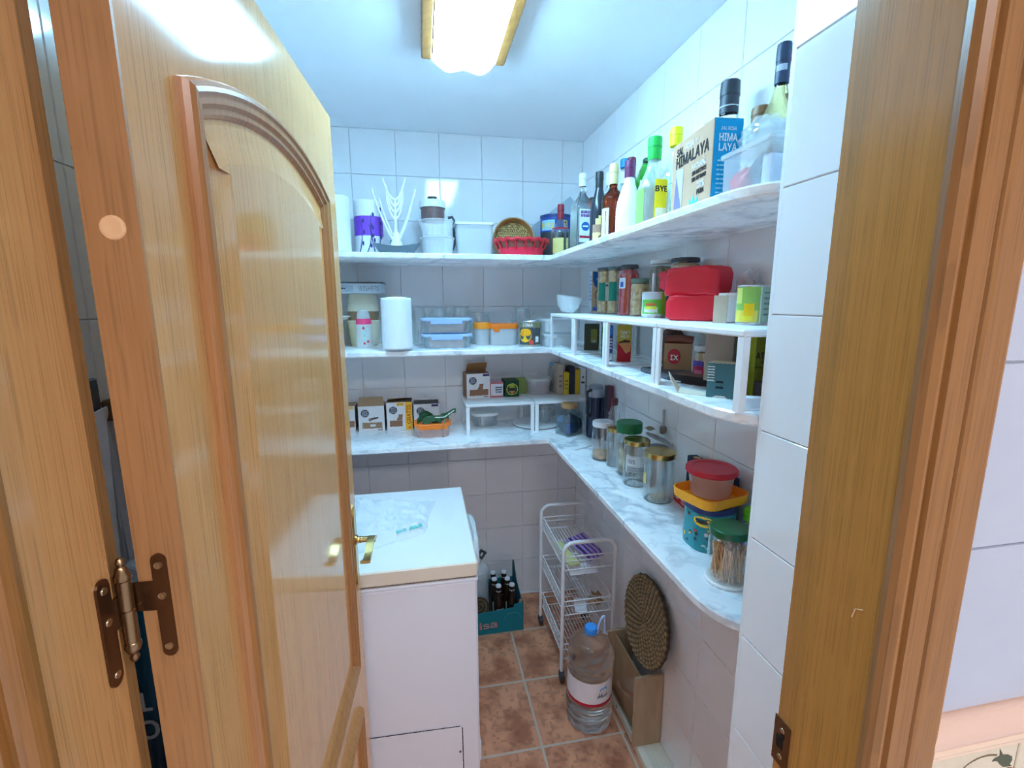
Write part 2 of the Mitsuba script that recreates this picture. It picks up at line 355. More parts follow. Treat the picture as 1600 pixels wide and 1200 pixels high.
# the kitchen behind the photographer
struct('floor_kitchen', boxmesh(-1.6, 2.2, -2.6, 0.30, -0.06, 0), 'wall_paint')
struct('ceiling_kitchen', boxmesh(-1.6, 2.2, -2.6, YK + 0.01, 2.6, 2.66), 'ceiling_paint')
struct('wall_kitchen_left', boxmesh(-1.7, -1.6, -2.6, YK, 0, 2.6), 'wall_paint')
struct('wall_kitchen_right', boxmesh(2.2, 2.3, -2.6, YK, 0, 2.6), 'wall_paint')
struct('wall_kitchen_back', boxmesh(-1.6, 2.2, -2.7, -2.6, 0, 2.6), 'wall_paint')
k = thing('kitchen_ceiling_lamp', 'flat white ceiling lamp of the kitchen in front of the pantry door', 'ceiling lamp')
part(k, 'housing', boxmesh(-0.2, 1.2, -1.25, -0.75, 2.56, 2.599, b=0.006, col=(0.8, 0.8, 0.8)), 'satin')
scene[numbered(k + '__diffuser')] = {**mikit.ply((np.array([(-0.18, -1.23, 2.555), (1.18, -1.23, 2.555), (1.18, -0.77, 2.555), (-0.18, -0.77, 2.555)], float), np.array([(0, 3, 2, 1)])), 'wall_paint'),
    'emitter': {'type': 'area', 'radiance': {'type': 'rgb', 'value': KITCHEN_RADIANCE}}}
# kitchen tiles right of the door, with the moulded border and the flowered tiles below it
KX = joints(0.58, 2.2, 0.91, 0.33)
lay(wf, KX, [1.131, 1.351, 1.569, 1.787, 2.005, 2.223, 2.441, 2.6], lambda a, b: frame((a, YK + GR, b), (1, 0, 0), (0, 0, 1), (0, -1, 0)), 'tile_kitchen', gap=0.003)
prof = [(-0.004, 1.1305), (0.003, 1.1302), (0.007, 1.129), (0.014, 1.122), (0.018, 1.112), (0.017, 1.102), (0.011, 1.092), (0.005, 1.088), (0.008, 1.086), (0.010, 1.082), (0.008, 1.078), (0.004, 1.077), (0.006, 1.075), (0.007, 1.072), (0.005, 1.069), (0.0, 1.068)]
for x0, x1 in zip(KX[:-1], KX[1:]):
    g = G(); a, b = x0 + 0.0012, x1 - 0.0012
    ring = np.array([(YK - 0.002 - d, z) for d, z in prof]); n = len(ring)
    v = np.vstack([np.c_[np.full(n, a), ring], np.c_[np.full(n, b), ring]]); i = np.arange(n - 1)
    cc = np.array([lin(222, 186, 164) if z > 1.087 else lin(226, 198, 172) for d, z in prof] * 2)
    g.add(v, np.stack([i, i + 1, i + 1 + n, i + n], 1)[:, ::-1], cc)
    part(wf, 'border_tile', g, 'gloss', 'pinkish cream moulded border tile')
lay(wf, joints(0.58, 2.2, 0.755, 0.2), [0.0, 0.2, 0.4, 0.6, 0.866, 1.066], lambda a, b: frame((a, YK + GR, b), (1, 0, 0), (0, 0, 1), (0, -1, 0)), 'tile_cream', gap=0.003)
scene['tile_cream'] = prin(proc(lambda p, n, uv: mix((0.60, 0.49, 0.34), (0.70, 0.60, 0.44), fbm(p.x * 12, p.z * 12, 1.0, 3))), 0.3)
# painted flower (green bud on a curling stem), fired flat on the cream tile
M = frame((0, YK - 0.0012, 0), (1, 0, 0), (0, 0, 1), (0, -1, 0))
g = G(); GREEN, STEM = lin(88, 92, 74), lin(120, 104, 78)
def flatline(g, pts, w, col, M):
    p = np.asarray(pts, float); t = np.gradient(p, axis=0); t /= np.linalg.norm(t, axis=1, keepdims=True); nn = np.stack([-t[:, 1], t[:, 0]], 1) * (np.broadcast_to(w, len(p))[:, None] / 2)
    v = np.vstack([np.c_[p + nn, np.zeros(len(p))], np.c_[p - nn, np.zeros(len(p))]]); i = np.arange(len(p) - 1); n = len(p)
    g.add(v, np.stack([i + n, i + n + 1, i + 1, i], 1), col, M)
a = np.linspace(math.pi * 0.93, math.pi * 0.36, 16)
flatline(g, [(0.700 + 0.045 * math.cos(t) , 1.018 + 0.034 * math.sin(t)) for t in a], np.linspace(0.0018, 0.003, 16), STEM, M)
a = np.linspace(math.pi * 0.8, math.pi * 0.1, 14)
flatline(g, [(0.615 + 0.035 * math.cos(t), 1.008 + 0.036 * math.sin(t)) for t in a], 0.003, STEM, M)
bud = [(0.716, 1.045), (0.724, 1.047), (0.722, 1.058), (0.729, 1.048), (0.738, 1.046), (0.745, 1.042), (0.747, 1.036), (0.744, 1.030), (0.749, 1.026), (0.741, 1.027), (0.733, 1.028), (0.727, 1.033), (0.721, 1.040), (0.712, 1.041)]
g.prism(bud, 0, 0.0004, GREEN, M)
g.prism(arcpts((0.742, 1.003), 0.022, 0, 2 * math.pi, 14)[:-1], 0, 0.0004, lin(150, 92, 74), M)
part(wf, 'painted_flower', g, 'matte', 'green flower bud on a curling stem painted on the cream tile')

# ------------------------------------------------------------------ ceiling lamp of the pantry
k = thing('ceiling_lamp', 'long ceiling lamp with an opal cover on a wooden base, lit', 'ceiling lamp')
LX0, LX1, LY0, LY1 = 0.026, 0.286, 0.97, 1.618
g = G()
for x0, x1 in ((LX0, LX0 + 0.033), (LX1 - 0.033, LX1)):
    g.box(((x0 + x1) / 2, (LY0 + LY1) / 2, H - 0.035), (x1 - x0, LY1 - LY0, 0.0345), (1, 1, 1), b=0.004)
for y0, y1 in ((LY0, LY0 + 0.02), (LY1 - 0.02, LY1)):
    g.box(((LX0 + LX1) / 2, (y0 + y1) / 2, H - 0.030), (LX1 - LX0 - 0.06, y1 - y0, 0.0295), (1, 1, 1))
part(k, 'wooden_base', g, 'wood_casing')
xs = np.linspace(-1, 1, 25); hump = 0.047 * (1 - xs ** 4) ** 0.55 * (0.90 + 0.14 * np.cos(xs * math.pi * 1.9 + math.pi))
ys = np.array([0, 0.012, 0.03, 0.06]); sc = np.array([0.0, 0.62, 0.88, 1.0])
Y = np.r_[LY0 + 0.02 + ys, LY1 + 0.01 - ys[::-1]]; S = np.r_[sc, sc[::-1]]
X = (LX0 + LX1) / 2 + xs * (LX1 - LX0 - 0.068) / 2
v = np.array([[X[j], Y[i], H - 0.034 - hump[j] * S[i]] for i in range(len(Y)) for j in range(len(X))])
i, j = np.meshgrid(np.arange(len(Y) - 1), np.arange(len(X) - 1), indexing='ij'); n = len(X)
f = np.stack([i * n + j, (i + 1) * n + j, (i + 1) * n + j + 1, i * n + j + 1], -1).reshape(-1, 4)
scene[numbered(k + '__opal_cover')] = {**mikit.ply((v, f), 'wall_paint', smooth=True), 'emitter': {'type': 'area', 'radiance': {'type': 'rgb', 'value': LAMP_RADIANCE}}}
labels[k + '__opal_cover'] = {'label': 'white opal cover with two soft humps'}

# ------------------------------------------------------------------ door frame
df = struct('trim_2', None, None, 'honey-brown wooden door frame with casing')
JT = 2.12
def jamb(name, x0, x1, y0, y1, z0, z1, mat='wood_jamb', b=0.003): part(df, name, boxmesh(x0, x1, y0, y1, z0, z1, b=b), mat)
# right jamb: stop face at x = 0.50, rebate behind it; left jamb mirrored at x = -0.31
jamb('jamb', 0.500, 0.535, 0.386, 0.488, 0, JT); jamb('rebate', 0.512, 0.535, 0.488, 0.529, 0, JT)
jamb('jamb', -0.345, -0.310, 0.386, 0.488, 0, JT, 'wood_door'); jamb('rebate', -0.345, -0.326, 0.488, 0.529, 0, JT, 'wood_door')
jamb('head_jamb', -0.31, 0.50, 0.386, 0.488, 2.085, JT); jamb('head_rebate', -0.326, 0.512, 0.488, 0.529, 2.097, JT)
def casing(parent, xi, sgn, z1):
    # profile from the inner edge outwards: round bead, groove, flat, quirk, flat, rounded outer edge
    pr = [(0.0, 0.018), (-0.002, 0.010), (0.001, 0.003), (0.007, -0.001), (0.013, 0.001), (0.016, 0.006), (0.0185, 0.009), (0.021, 0.006), (0.023, 0.001), (0.047, 0.000), (0.049, 0.003), (0.051, -0.001), (0.056, -0.002), (0.086, -0.002), (0.092, 0.001), (0.095, 0.008), (0.095, 0.022)]
    p = np.array([(xi + sgn * d, YK - 0.018 + y) for d, y in pr]); n = len(p)
    g = G()
    for q0, q1 in zip(range(n - 1), range(1, n)):
        v = [(*p[q0], 0), (*p[q1], 0), (*p[q1], z1), (*p[q0], z1)]
        g.quad(v if sgn > 0 else v[::-1], (1, 1, 1))
    return part(df, 'casing', g, 'wood_casing')
casing(df, 0.497, 1, 2.2); casing(df, -0.307, -1, 2.2)
jamb('head_casing', -0.41, 0.60, YK - 0.018, YK + 0.004, 2.095, 2.2, 'wood_casing')
g = G().tube([(0.4997, 0.4225, 1.257), (0.4997, 0.4195, 1.270), (0.4997, 0.410, 1.275)], 0.0007, lin(226, 190, 150), 5); part(df, 'scratch', g, 'matte', 'pale scratch in the varnish')
sp_ = part(df, 'strike_plate', boxmesh(0.5105, 0.5125, 0.500, 0.5295, 0.938, 1.014, col=lin(126, 104, 78)), 'metal', 'dark brass strike plate')
g = G()
for z in (0.998, 0.953):
    g.lathe([(0.0, 0.0012), (0.004, 0.001), (0.0046, 0.0)], lin(190, 170, 140), 12, frame((0.5104, 0.514, z), (0, 1, 0), (0, 0, 1), (-1, 0, 0)))
part(sp_, 'screw', g, 'metal')
g = G().box((0.5102, 0.517, 0.966), (0.0008, 0.012, 0.020), lin(26, 20, 16)); g.box((0.5102, 0.513, 0.987), (0.0008, 0.008, 0.006), lin(26, 20, 16))
part(sp_, 'slot', g, 'matte')

# ------------------------------------------------------------------ the open door
P0 = np.array([-0.2486, 0.5, 0.0]); DU = np.array([0.05835, 0.9983, 0]); DN = np.array([0.9983, -0.05835, 0])
DM = frame(P0, DU, (0, 0, 1), DN)      # door plane: x along the leaf, y up, z towards the viewer's side
DW, DZ0, DZ1, DT = 0.79, 0.012, 2.078, 0.046
dk = struct('door_1', None, None, 'open wooden door with an arched raised panel')
def dpart(name, g, mat, label=None, parent=None): return part(parent or dk, name, g, mat, label)
def swept(path, prof, M=DM, mitre=True):
    """closed path (n, 2) counter-clockwise, profile (inward distance, height); returns the mesh and the inner outlines"""
    p = np.asarray(path, float)
    d1 = p - np.roll(p, 1, 0); d2 = np.roll(p, -1, 0) - p
    d1 /= np.linalg.norm(d1, axis=1, keepdims=True); d2 /= np.linalg.norm(d2, axis=1, keepdims=True)
    n1 = np.stack([-d1[:, 1], d1[:, 0]], 1); n2 = np.stack([-d2[:, 1], d2[:, 0]], 1)
    m = n1 + n2; m /= (m * n1).sum(1, keepdims=True)
    g = G(M); n = len(p); i = np.arange(n)
    rings = [np.c_[p + m * d, np.full(n, h)] for d, h in prof]
    last = None; V = [rings[0]]
    for a, b in zip(rings[:-1], rings[1:]):
        for e in range(n):   # each stretch flat-shaded along the mitre, so corners stay crisp
            q = [a[e], a[(e + 1) % n], b[(e + 1) % n], b[e]]
            g.quad(q, (1, 1, 1))
    return g, rings
def arch_path(u0, u1, z0, zs, rise, n=22):
    """rectangle whose top is a shallow arch, counter-clockwise"""
    w = (u1 - u0) / 2; R = (w * w + rise * rise) / (2 * rise); c = ((u0 + u1) / 2, zs + rise - R); a = math.asin(w / R)
    t = np.linspace(math.pi / 2 - a, math.pi / 2 + a, n)
    return [(u0, z0), (u1, z0)] + [(c[0] + R * math.cos(x), c[1] + R * math.sin(x)) for x in t]
leaf = G(DM).box((DW / 2, (DZ0 + DZ1) / 2, -DT), (DW, DZ1 - DZ0, DT), (1, 1, 1), {'-x': None}, b=0)
dpart('leaf', leaf, 'wood_door')
dpart('hinge_stile_edge', G(DM).box((-0.001, (DZ0 + DZ1) / 2, -DT), (0.004, DZ1 - DZ0, DT), (1, 1, 1)), 'wood_edge', 'reddish solid wood edge of the door')
MOLD = [(0.0, 0.0), (0.001, 0.006), (0.004, 0.012), (0.009, 0.0155), (0.014, 0.016), (0.018, 0.013), (0.020, 0.0125), (0.026, 0.0125), (0.031, 0.008), (0.033, 0.0075), (0.037, 0.0075), (0.041, 0.003), (0.042, 0.0)]
FIELD = [(0.042, 0.0005), (0.048, 0.0005), (0.066, 0.0030), (0.092, 0.0085)]
def panel(path):
    g, _ = swept(path, MOLD); dpart('moulding', g, 'wood_mold', 'darker wooden moulding')
    g, r = swept(path, FIELD)
    poly = Polygon(r[-1][:, :2]); m = trimesh.creation.extrude_polygon(poly, 0.0005, engine='earcut'); m.apply_translation([0, 0, 0.0080]); g.flat(m, (1, 1, 1))
    dpart('raised_panel', g, 'wood_door')
panel(arch_path(0.088, 0.678, 0.655, 1.868, 0.062))
panel([(0.088, 0.12), (0.678, 0.12), (0.678, 0.535), (0.088, 0.535)])
# round cap on the edge
g = G().lathe([(0.0, 0.0015), (0.006, 0.0016), (0.0085, 0.0022), (0.0105, 0.0015), (0.0112, 0.0)], lin(224, 178, 132), 20, frame(P0 - DU * 0.0028 - DN * 0.022 + [0, 0, 1.702], DN, (0, 0, 1), -DU))
dpart('screw_cap', g, 'satin', 'round beige screw cap')
# lever handle with its long plate
BR, BRD = lin(198, 170, 112), lin(140, 96, 60)
g = G(DM); u0, z0, z1 = 0.737, 0.862, 1.095
outl = [(0.0, z0 - 0.006), (0.010, z0 + 0.002), (0.017, z0 + 0.014)] + [(0.017, z1 - 0.014), (0.010, z1 - 0.002), (0.0, z1 + 0.006)]
outl = [(u0 + a, b) for a, b in outl] + [(u0 - a, b) for a, b in outl[-2:0:-1]]
g.prism(outl, 0.0, 0.006, BR); g.prism([(u0 + (a - u0) * 0.7, (b - 0.978) * 0.94 + 0.978) for a, b in outl], 0.006, 0.0085, BR)
h_ = dpart('handle_plate', g, 'metal', 'long brass handle plate')
g = G(DM @ frame((u0, 0.999, 0.008), (1, 0, 0), (0, 1, 0), (0, 0, 1)))
g.lathe([(0.013, 0.0), (0.013, 0.004), (0.009, 0.006), (0.008, 0.010), (0.0095, 0.013), (0.008, 0.016), (0.0075, 0.034), (0.009, 0.036), (0.009, 0.052), (0.0, 0.053)], BR, 16)
part(h_, 'spindle', g, 'metal')
t = np.linspace(0, 1, 15); cu = u0 + 0.010 - 0.125 * t; cz = 0.999 + 0.012 * np.sin(t * 2 * math.pi * 0.95) * (1 - 0.25 * t) + 0.001; th = 0.0035; wd = 0.010 - 0.001 * t + 0.003 * (t > 0.9)
tz = np.gradient(cz, cu); nx, nz = -tz / np.sqrt(1 + tz ** 2), 1 / np.sqrt(1 + tz ** 2)
g = G(DM); A = [np.c_[cu + nx * s1 * th, cz + nz * s1 * th, 0.052 + s2 * wd] for s1, s2 in ((1, 1), (1, -1), (-1, -1), (-1, 1))]
for a, b in ((0, 1), (1, 2), (2, 3), (3, 0)):
    v = np.vstack([A[a], A[b]]); n = len(t); i = np.arange(n - 1); g.add(v, np.stack([i, i + 1, i + n + 1, i + n], 1), BR)
for e in (0, -1): g.quad([A[q][e] for q in range(4)], BR)
part(h_, 'lever', g, 'metal')
# hinge between the left jamb and the door edge
hk = dpart('hinge', G().lathe([(0.0, 1.268), (0.003, 1.270), (0.0045, 1.274), (0.003, 1.278), (0.006, 1.282), (0.0075, 1.286), (0.0075, 1.290), (0.006, 1.292), (0.0068, 1.294), (0.0068, 1.328), (0.0060, 1.3285), (0.0060, 1.3295), (0.0068, 1.330), (0.0068, 1.358), (0.006, 1.360), (0.0078, 1.362), (0.0078, 1.366), (0.006, 1.369), (0.0055, 1.373), (0.003, 1.376), (0.0045, 1.380), (0.003, 1.384), (0.0, 1.386)], lin(150, 122, 92), 16, mat4((-0.3045, 0.4935, 0))), 'metal', 'brass hinge with turned finials')
def hplate(o, x, nrm, w, z0, z1, tab):
    """leaf of the hinge: plate w wide with rounded ends and a tab towards the pin"""
    r = w / 2; pts = arcpts((0, z1 - r), r, 0, math.pi, 9) + arcpts((0, z0 + r), r, math.pi, 2 * math.pi, 9)
    g = G(frame(o, x, (0, 0, 1), nrm)); g.prism(pts, 0, 0.0025, lin(112, 86, 66)); g.box(((-r - tab / 2), (z0 + z1) / 2 + 0.012, 0.0002), (tab, 0.032, 0.002), lin(112, 86, 66))
    for z in (z0 + 0.012, (z0 + z1) / 2 + 0.012, z1 - 0.012):
        g.lathe([(0.0042, 0.0), (0.0038, 0.0012), (0.002, 0.0008), (0.0, 0.0014)], lin(190, 168, 138), 10, frame((0, z, 0.0025), (1, 0, 0), (0, 1, 0), (0, 0, 1)))
    return g
part(hk, 'plate', hplate(P0 - DU * 0.0031 - DN * 0.024, DN, -DU, 0.014, 1.268, 1.384, 0.026), 'metal')
g = hplate((-0.3099, 0.470, 0), np.array([0., -1, 0]), np.array([1., 0, 0]), 0.018, 1.262, 1.376, 0.010)
part(hk, 'plate', g, 'metal')

# ------------------------------------------------------------------ marble shelves
def shelf_poly():
    a = [(XF, 0.815)] + [(XF + 0.062 * (1 - math.cos(t)) , 0.815 - 0.117 * math.sin(t)) for t in np.linspace(0.12, math.pi / 2, 9)]
    pts = [(XL, YF), (XF, YF)] + a + [(XR, YN), (XR, YB), (XL, YB)]
    return Polygon(pts)
def shelf(z, label):
    t = 0.022; b = 0.004; P = shelf_poly(); inner = P.buffer(-b, join_style=2)
    g = G(); g.prism(P, z - t + b, z - b, (1, 1, 1)); g.prism(inner, z - t, z, (1, 1, 1))
    po, pi_ = np.array(P.exterior.coords)[:-1], None
    for za, zb in ((z - b, z), (z - t + b, z - t)):
        # chamfer ring: nearest inner point of each outer corner
        q = np.array([inner.exterior.interpolate(inner.exterior.project(__import__('shapely').geometry.Point(*c))).coords[0] for c in po])
        for e in range(len(po)):
            f2 = (e + 1) % len(po); g.quad([(*po[e], za), (*po[f2], za), (*q[f2], zb), (*q[e], zb)], (1, 1, 1))
    return single('marble_shelf', g, 'marble', label, 'shelf')
shelf(Z1, 'topmost grey-veined white marble shelf, holding the liquor bottles')
shelf(Z2, 'middle grey-veined white marble shelf, holding the paper towel roll and four white racks')
shelf(Z3, 'lowest grey-veined white marble shelf, holding coffee boxes and glass jars')

# ------------------------------------------------------------------ makers of household things
WHITE, CREAM, BLACK, DARK = (0.80, 0.81, 0.82), lin(232, 222, 196), (0.015, 0.015, 0.018), lin(48, 44, 46)
GOLD, KRAFT, NAVY, ORANGE, RED = lin(196, 168, 104), lin(168, 128, 92), lin(34, 44, 66), lin(244, 122, 26), lin(206, 34, 46)
def at(x, y, z, rz=0.0): return mat4((x, y, z), rz)
def facing(x, y): return math.atan2(-y, -x)          # direction from the thing towards the doorway
def cyl_text(g, txt, h, col, r, z, phi, width=None, bold=True, rot=False):
    g.text(txt, h, col, mat4((0, 0, z), phi), bold=bold, curve=r, width=width)
def band(g, r, z0, z1, phi, half, col, n=14, r1=None):
    g.lathe([(r, z0), (r1 or r, z1)], col, n, arc=(phi - half, phi + half))
def closed(prof): return [(0.0, prof[0][1])] + list(prof) + [(0.0, prof[-1][1])]
def grains(r, h, cols, seed, nu=34, nv=26, size=0.011, bump=0.002, z0=0.003, taper=1.0):
    """a jarful of beans, pasta or the like: knobbly surface, coloured piece by piece"""
    def fn(u, w):
        a = u * 2 * math.pi
        zz = np.clip((w - 0.08) / 0.84, 0, 1); rr = r * np.clip(np.minimum(w / 0.08, (1 - w) / 0.08), 0, 1) * (1 + (taper - 1) * zz)
        P = np.stack([rr * np.cos(a), rr * np.sin(a), z0 + zz * h], -1)
        k = meshkit.noise(P / size, seed)
        P[..., :2] *= (1 - bump / max(r, 1e-6) + 2 * bump / max(r, 1e-6) * k)[..., None]; P[..., 2] += np.where(w > 0.92, 0.004 * k, 0)
        return P
    def col(P):
        k = meshkit.noise(P / size + 5, seed + 1)[..., None]; k2 = meshkit.noise(P / (size * 0.5), seed + 2)[..., None]
        a, b = np.array(cols[0]), np.array(cols[1])
        return (a + (b - a) * np.clip(k * 1.6 - 0.3, 0, 1)) * (0.72 + 0.4 * k2)
    return G().blob(fn, nu, nv, col)
def jar(x, y, z, r, h, label, cat='jar', group=None, name='glass_jar', lid=None, lid_h=0.016, lid_r=None, neck=0.86, shoulder=0.82, fill=None, fill_h=0.6, seed=1, mat='glass', lid_mat='satin', stripes=None, name_lid='lid', upside=False, thick=0.0):
    """glass jar with shoulder and neck, its lid and what is in it; stripes: (z0, z1, phi offset, half angle, colour) printed labels"""
    k = thing(name, label, cat, group); M = at(x, y, z); b = 0.004
    top = h - (lid_h * 0.6 if lid is not None else 0); zs = top * shoulder
    pr = [(r - b * 1.5, 0), (r - 0.0012, 0.0018), (r, b * 1.4), (r, zs - 0.012), (r * 0.985, zs - 0.005), (r * (neck + 0.06), zs + (top - zs) * 0.35), (r * neck, zs + (top - zs) * 0.5), (r * neck, top)]
    if lid is None: pr = pr[:-1] + [(r * neck, top - 0.006), (r * neck + 0.0018, top - 0.004), (r * neck + 0.0018, top - 0.001), (r * neck, top), (r * neck - 0.003, top)]
    if thick:
        inner = [(max(a - thick, 0.001), max(b_, 0.006)) for a, b_ in pr]
        part(k, 'glass', G(M).lathe([(0, 0)] + pr + inner[::-1] + [(0, 0.006)], (1, 1, 1), 32, crease=60), 'glass_solid')
    elif upside: pr = [(a, h - b_) for a, b_ in pr][::-1]; pr = pr + [(0, h)]
    else: pr = [(0, 0.001)] + pr
    if not thick: part(k, 'glass', G(M).lathe(pr, (1, 1, 1), 28), mat)
    if lid is not None:
        lr = lid_r or r * (neck + 0.07)
        g = G(M); g.lathe([(lr - 0.001, h - lid_h), (lr, h - lid_h + 0.001), (lr, h - 0.003), (lr - 0.001, h - 0.001), (lr - 0.003, h), (lr * 0.86, h - 0.0002), (lr * 0.83, h - 0.0014), (0, h - 0.0014)], lid, 28, crease=50)
        part(k, name_lid, g, lid_mat)
    if fill:
        gg = grains(r - 0.0035, fill_h * zs, fill, seed); gg.V = [v @ M[:3, :3].T + M[:3, 3] for v in gg.V]
        part(k, 'contents', gg, 'matte')
    if stripes:
        ph = facing(x, y)
        for i, (z0, z1, off, half, cc) in enumerate(stripes):
            g = G(M); band(g, r + 0.0006 + 0.0002 * i, z0, z1, ph + off, half, cc); part(k, 'paper_label', g, 'matte')
    return k
def carton(x, y, z, w, d, h, rz, label, faces=None, col=KRAFT, name='carton', cat='box', group=None, decor=None, mat='matte', flap=None, b=0.0012):
    """upright box; its front is its local -y side. decor(g, F): prints on it, F(side, a, b) gives the lettering frame with its origin at
    fraction (a, b) of that side; flap(g): loose tops"""
    k = thing(name, label, cat, group); M = at(x, y, z, rz)
    part(k, 'body', G(M).box((0, 0, 0), (w, d, h), col, faces, b=b), mat)
    def F(side, a, b_, off=0.0005):
        if side == 'front': return frame((-w / 2 + a * w, -d / 2 - off, b_ * h), (1, 0, 0), (0, 0, 1), (0, -1, 0))
        if side == 'left': return frame((-w / 2 - off, d / 2 - a * d, b_ * h), (0, -1, 0), (0, 0, 1), (-1, 0, 0))
        if side == 'right': return frame((w / 2 + off, -d / 2 + a * d, b_ * h), (0, 1, 0), (0, 0, 1), (1, 0, 0))
        return frame((-w / 2 + a * w, -d / 2 + b_ * d, h + off), (1, 0, 0), (0, 1, 0), (0, 0, 1))
    if decor:
        g = G(M); decor(g, F); part(k, 'print', g, mat)
    if flap:
        g = G(M); flap(g); part(k, 'flap', g, mat)
    return k
def patch(g, F, w, h, col, z=0.0): g.box((0, 0, z), (w, h, 0.0003), col, {'-z': None}, M=F)
def disc(g, F, r, col, n=20, z=0.0, sy=1.0): g.lathe([(r, z), (r, z + 0.0003), (0, z + 0.0003)], col, n, F, sy=sy)
def bars(g, F, w, h, n, col, seed=0, fill=0.6):
    """unreadably small print: n lines of dashes"""
    rg = np.random.default_rng(seed)
    for i in range(n):
        yy = h / 2 - h * (i + 0.5) / n; xx = -w / 2
        while xx < w / 2 - 0.001:
            l = min(rg.uniform(0.15, 0.4) * w, w / 2 - xx); g.box((xx + l / 2, yy, 0.0002), (l * 0.86, h / n * fill, 0.0003), col, {'-z': None}, M=F); xx += l
def barcode(g, F, w, h, seed=0):
    rg = np.random.default_rng(seed); patch(g, F, w, h, (0.82, 0.82, 0.82)); x = -w / 2 + w * 0.08
    while x < w / 2 - w * 0.1:
        b_ = w * rg.uniform(0.02, 0.06); g.box((x, 0, 0.0004), (b_, h * 0.8, 0.0002), DARK, M=F); x += b_ + w * rg.uniform(0.02, 0.06)
def bottle(x, y, z, prof, mat, label, cap, cap_z, cap_r, name='bottle', group=None, liquid=None, liquid_mat=None, stripes=(), cat='bottle', cap_label=None, extra=None, cap_mat='satin', sq=None, top_col=None):
    """prof: (r, z) outside of the glass; cap from cap_z to the top; stripes as for jar, with their radius first"""
    k = thing(name, label, cat, group); M = at(x, y, z, sq or 0.0)
    if mat in ('gloss', 'satin'): part(k, 'body', G(M).lathe([(0, 0)] + list(prof[0]), prof[1], 28, crease=50), mat)
    elif sq is not None:
        rings = []
        for r, zz in prof:
            s_ = min(1, max(0, (r / prof[0][0] - 0.45) / 0.3)); a = np.linspace(0, 2 * math.pi, 40, endpoint=False)
            rr = r * ((1 - s_) + s_ / np.maximum(np.abs(np.cos(a)), np.abs(np.sin(a))) * 0.86)
            rings.append((np.stack([rr * np.cos(a), rr * np.sin(a)], 1), zz))
        part(k, 'body', loft(G(M), rings, (1, 1, 1)), mat)
    else: part(k, 'body', G(M).lathe([(0, 0)] + list(prof), (1, 1, 1), 28, crease=50), mat)
    if liquid:
        part(k, 'liquid', G(M).lathe([(0, 0.002)] + [(max(r - 0.002, 0.001), max(zz, 0.002)) for r, zz in prof if zz < liquid] + [(np.interp(liquid, [q[1] for q in prof], [q[0] for q in prof]) - 0.002, liquid), (0, liquid)], (1, 1, 1), 24), liquid_mat)
    ztop = (prof[0] if mat in ('gloss', 'satin') else prof)[-1][1]
    g = G(M); c2 = tuple(np.array(cap) * 0.75)
    g.lathe([(cap_r * 0.96, cap_z, cap), (cap_r, cap_z + 0.001), (cap_r, cap_z + (ztop - cap_z) * 0.55), (cap_r * 1.05, cap_z + (ztop - cap_z) * 0.56, c2), (cap_r * 1.05, cap_z + (ztop - cap_z) * 0.62, cap), (cap_r, ztop + 0.001), (cap_r * 0.9, ztop + 0.003, top_col or cap), (0, ztop + 0.003)], cap, 20)
    part(k, 'cap', g, cap_mat, cap_label)
    if stripes or extra:
        ph = facing(x, y) - (sq or 0)
        for r, z0, z1, off, half, cc in stripes:
            g = G(M); band(g, r, z0, z1, ph + off, half, cc); part(k, 'paper_label', g, 'matte')
        if extra: g = G(M); extra(g, ph); part(k, 'print', g, 'matte')
    return k
def tub(x, y, z, w, d, h, rz, label, name='plastic_tub', cat='tub', group=None, mat='milky', lid=None, lid_h=0.012, taper=0.86, rad=0.02, lid_mat='satin', over=0.003, fill=None, fill_mat='matte', clips=None, rim=True):
    """rounded box or (w == d == 2 rad) round tub, wider at the top, with a rim or a lid"""
    k = thing(name, label, cat, group); M = at(x, y, z, rz)
    n = 6 if rad < min(w, d) / 2 - 0.001 else 9
    P = rrect(w, d, rad, n); rings = [(P * (taper - 0.02), 0.001), (P * taper, 0.004), (P * 0.985, h - 0.006)]
    if rim: rings += [(P * 1.03, h - 0.005), (P * 1.04, h - 0.001), (P * 1.02, h)]
    else: rings += [(P, h)]
    part(k, 'body', loft(G(M), rings, (1, 1, 1)), mat)
    if lid is not None:
        s1 = 1 + over * 2 / min(w, d); L = [(P * s1, h - lid_h * 0.6), (P * s1 * 1.01, h - lid_h * 0.3), (P * s1 * 1.01, h + lid_h * 0.3), (P * s1 * 0.985, h + lid_h * 0.4), (P * 0.93, h + lid_h * 0.4), (P * 0.90, h + lid_h * 0.2)]
        part(k, 'lid', loft(G(M), L, lid, bottom=False, top=True), lid_mat)
    if clips:
        for cx, cy, cw, cd in clips[1]: part(k, 'clip', G(M).box((cx, cy, h - clips[2]), (cw, cd, clips[2] + 0.004), clips[0], b=0.002), lid_mat)
    if fill:
        g = G(M); fill(g); part(k, 'contents', g, fill_mat)
    return k
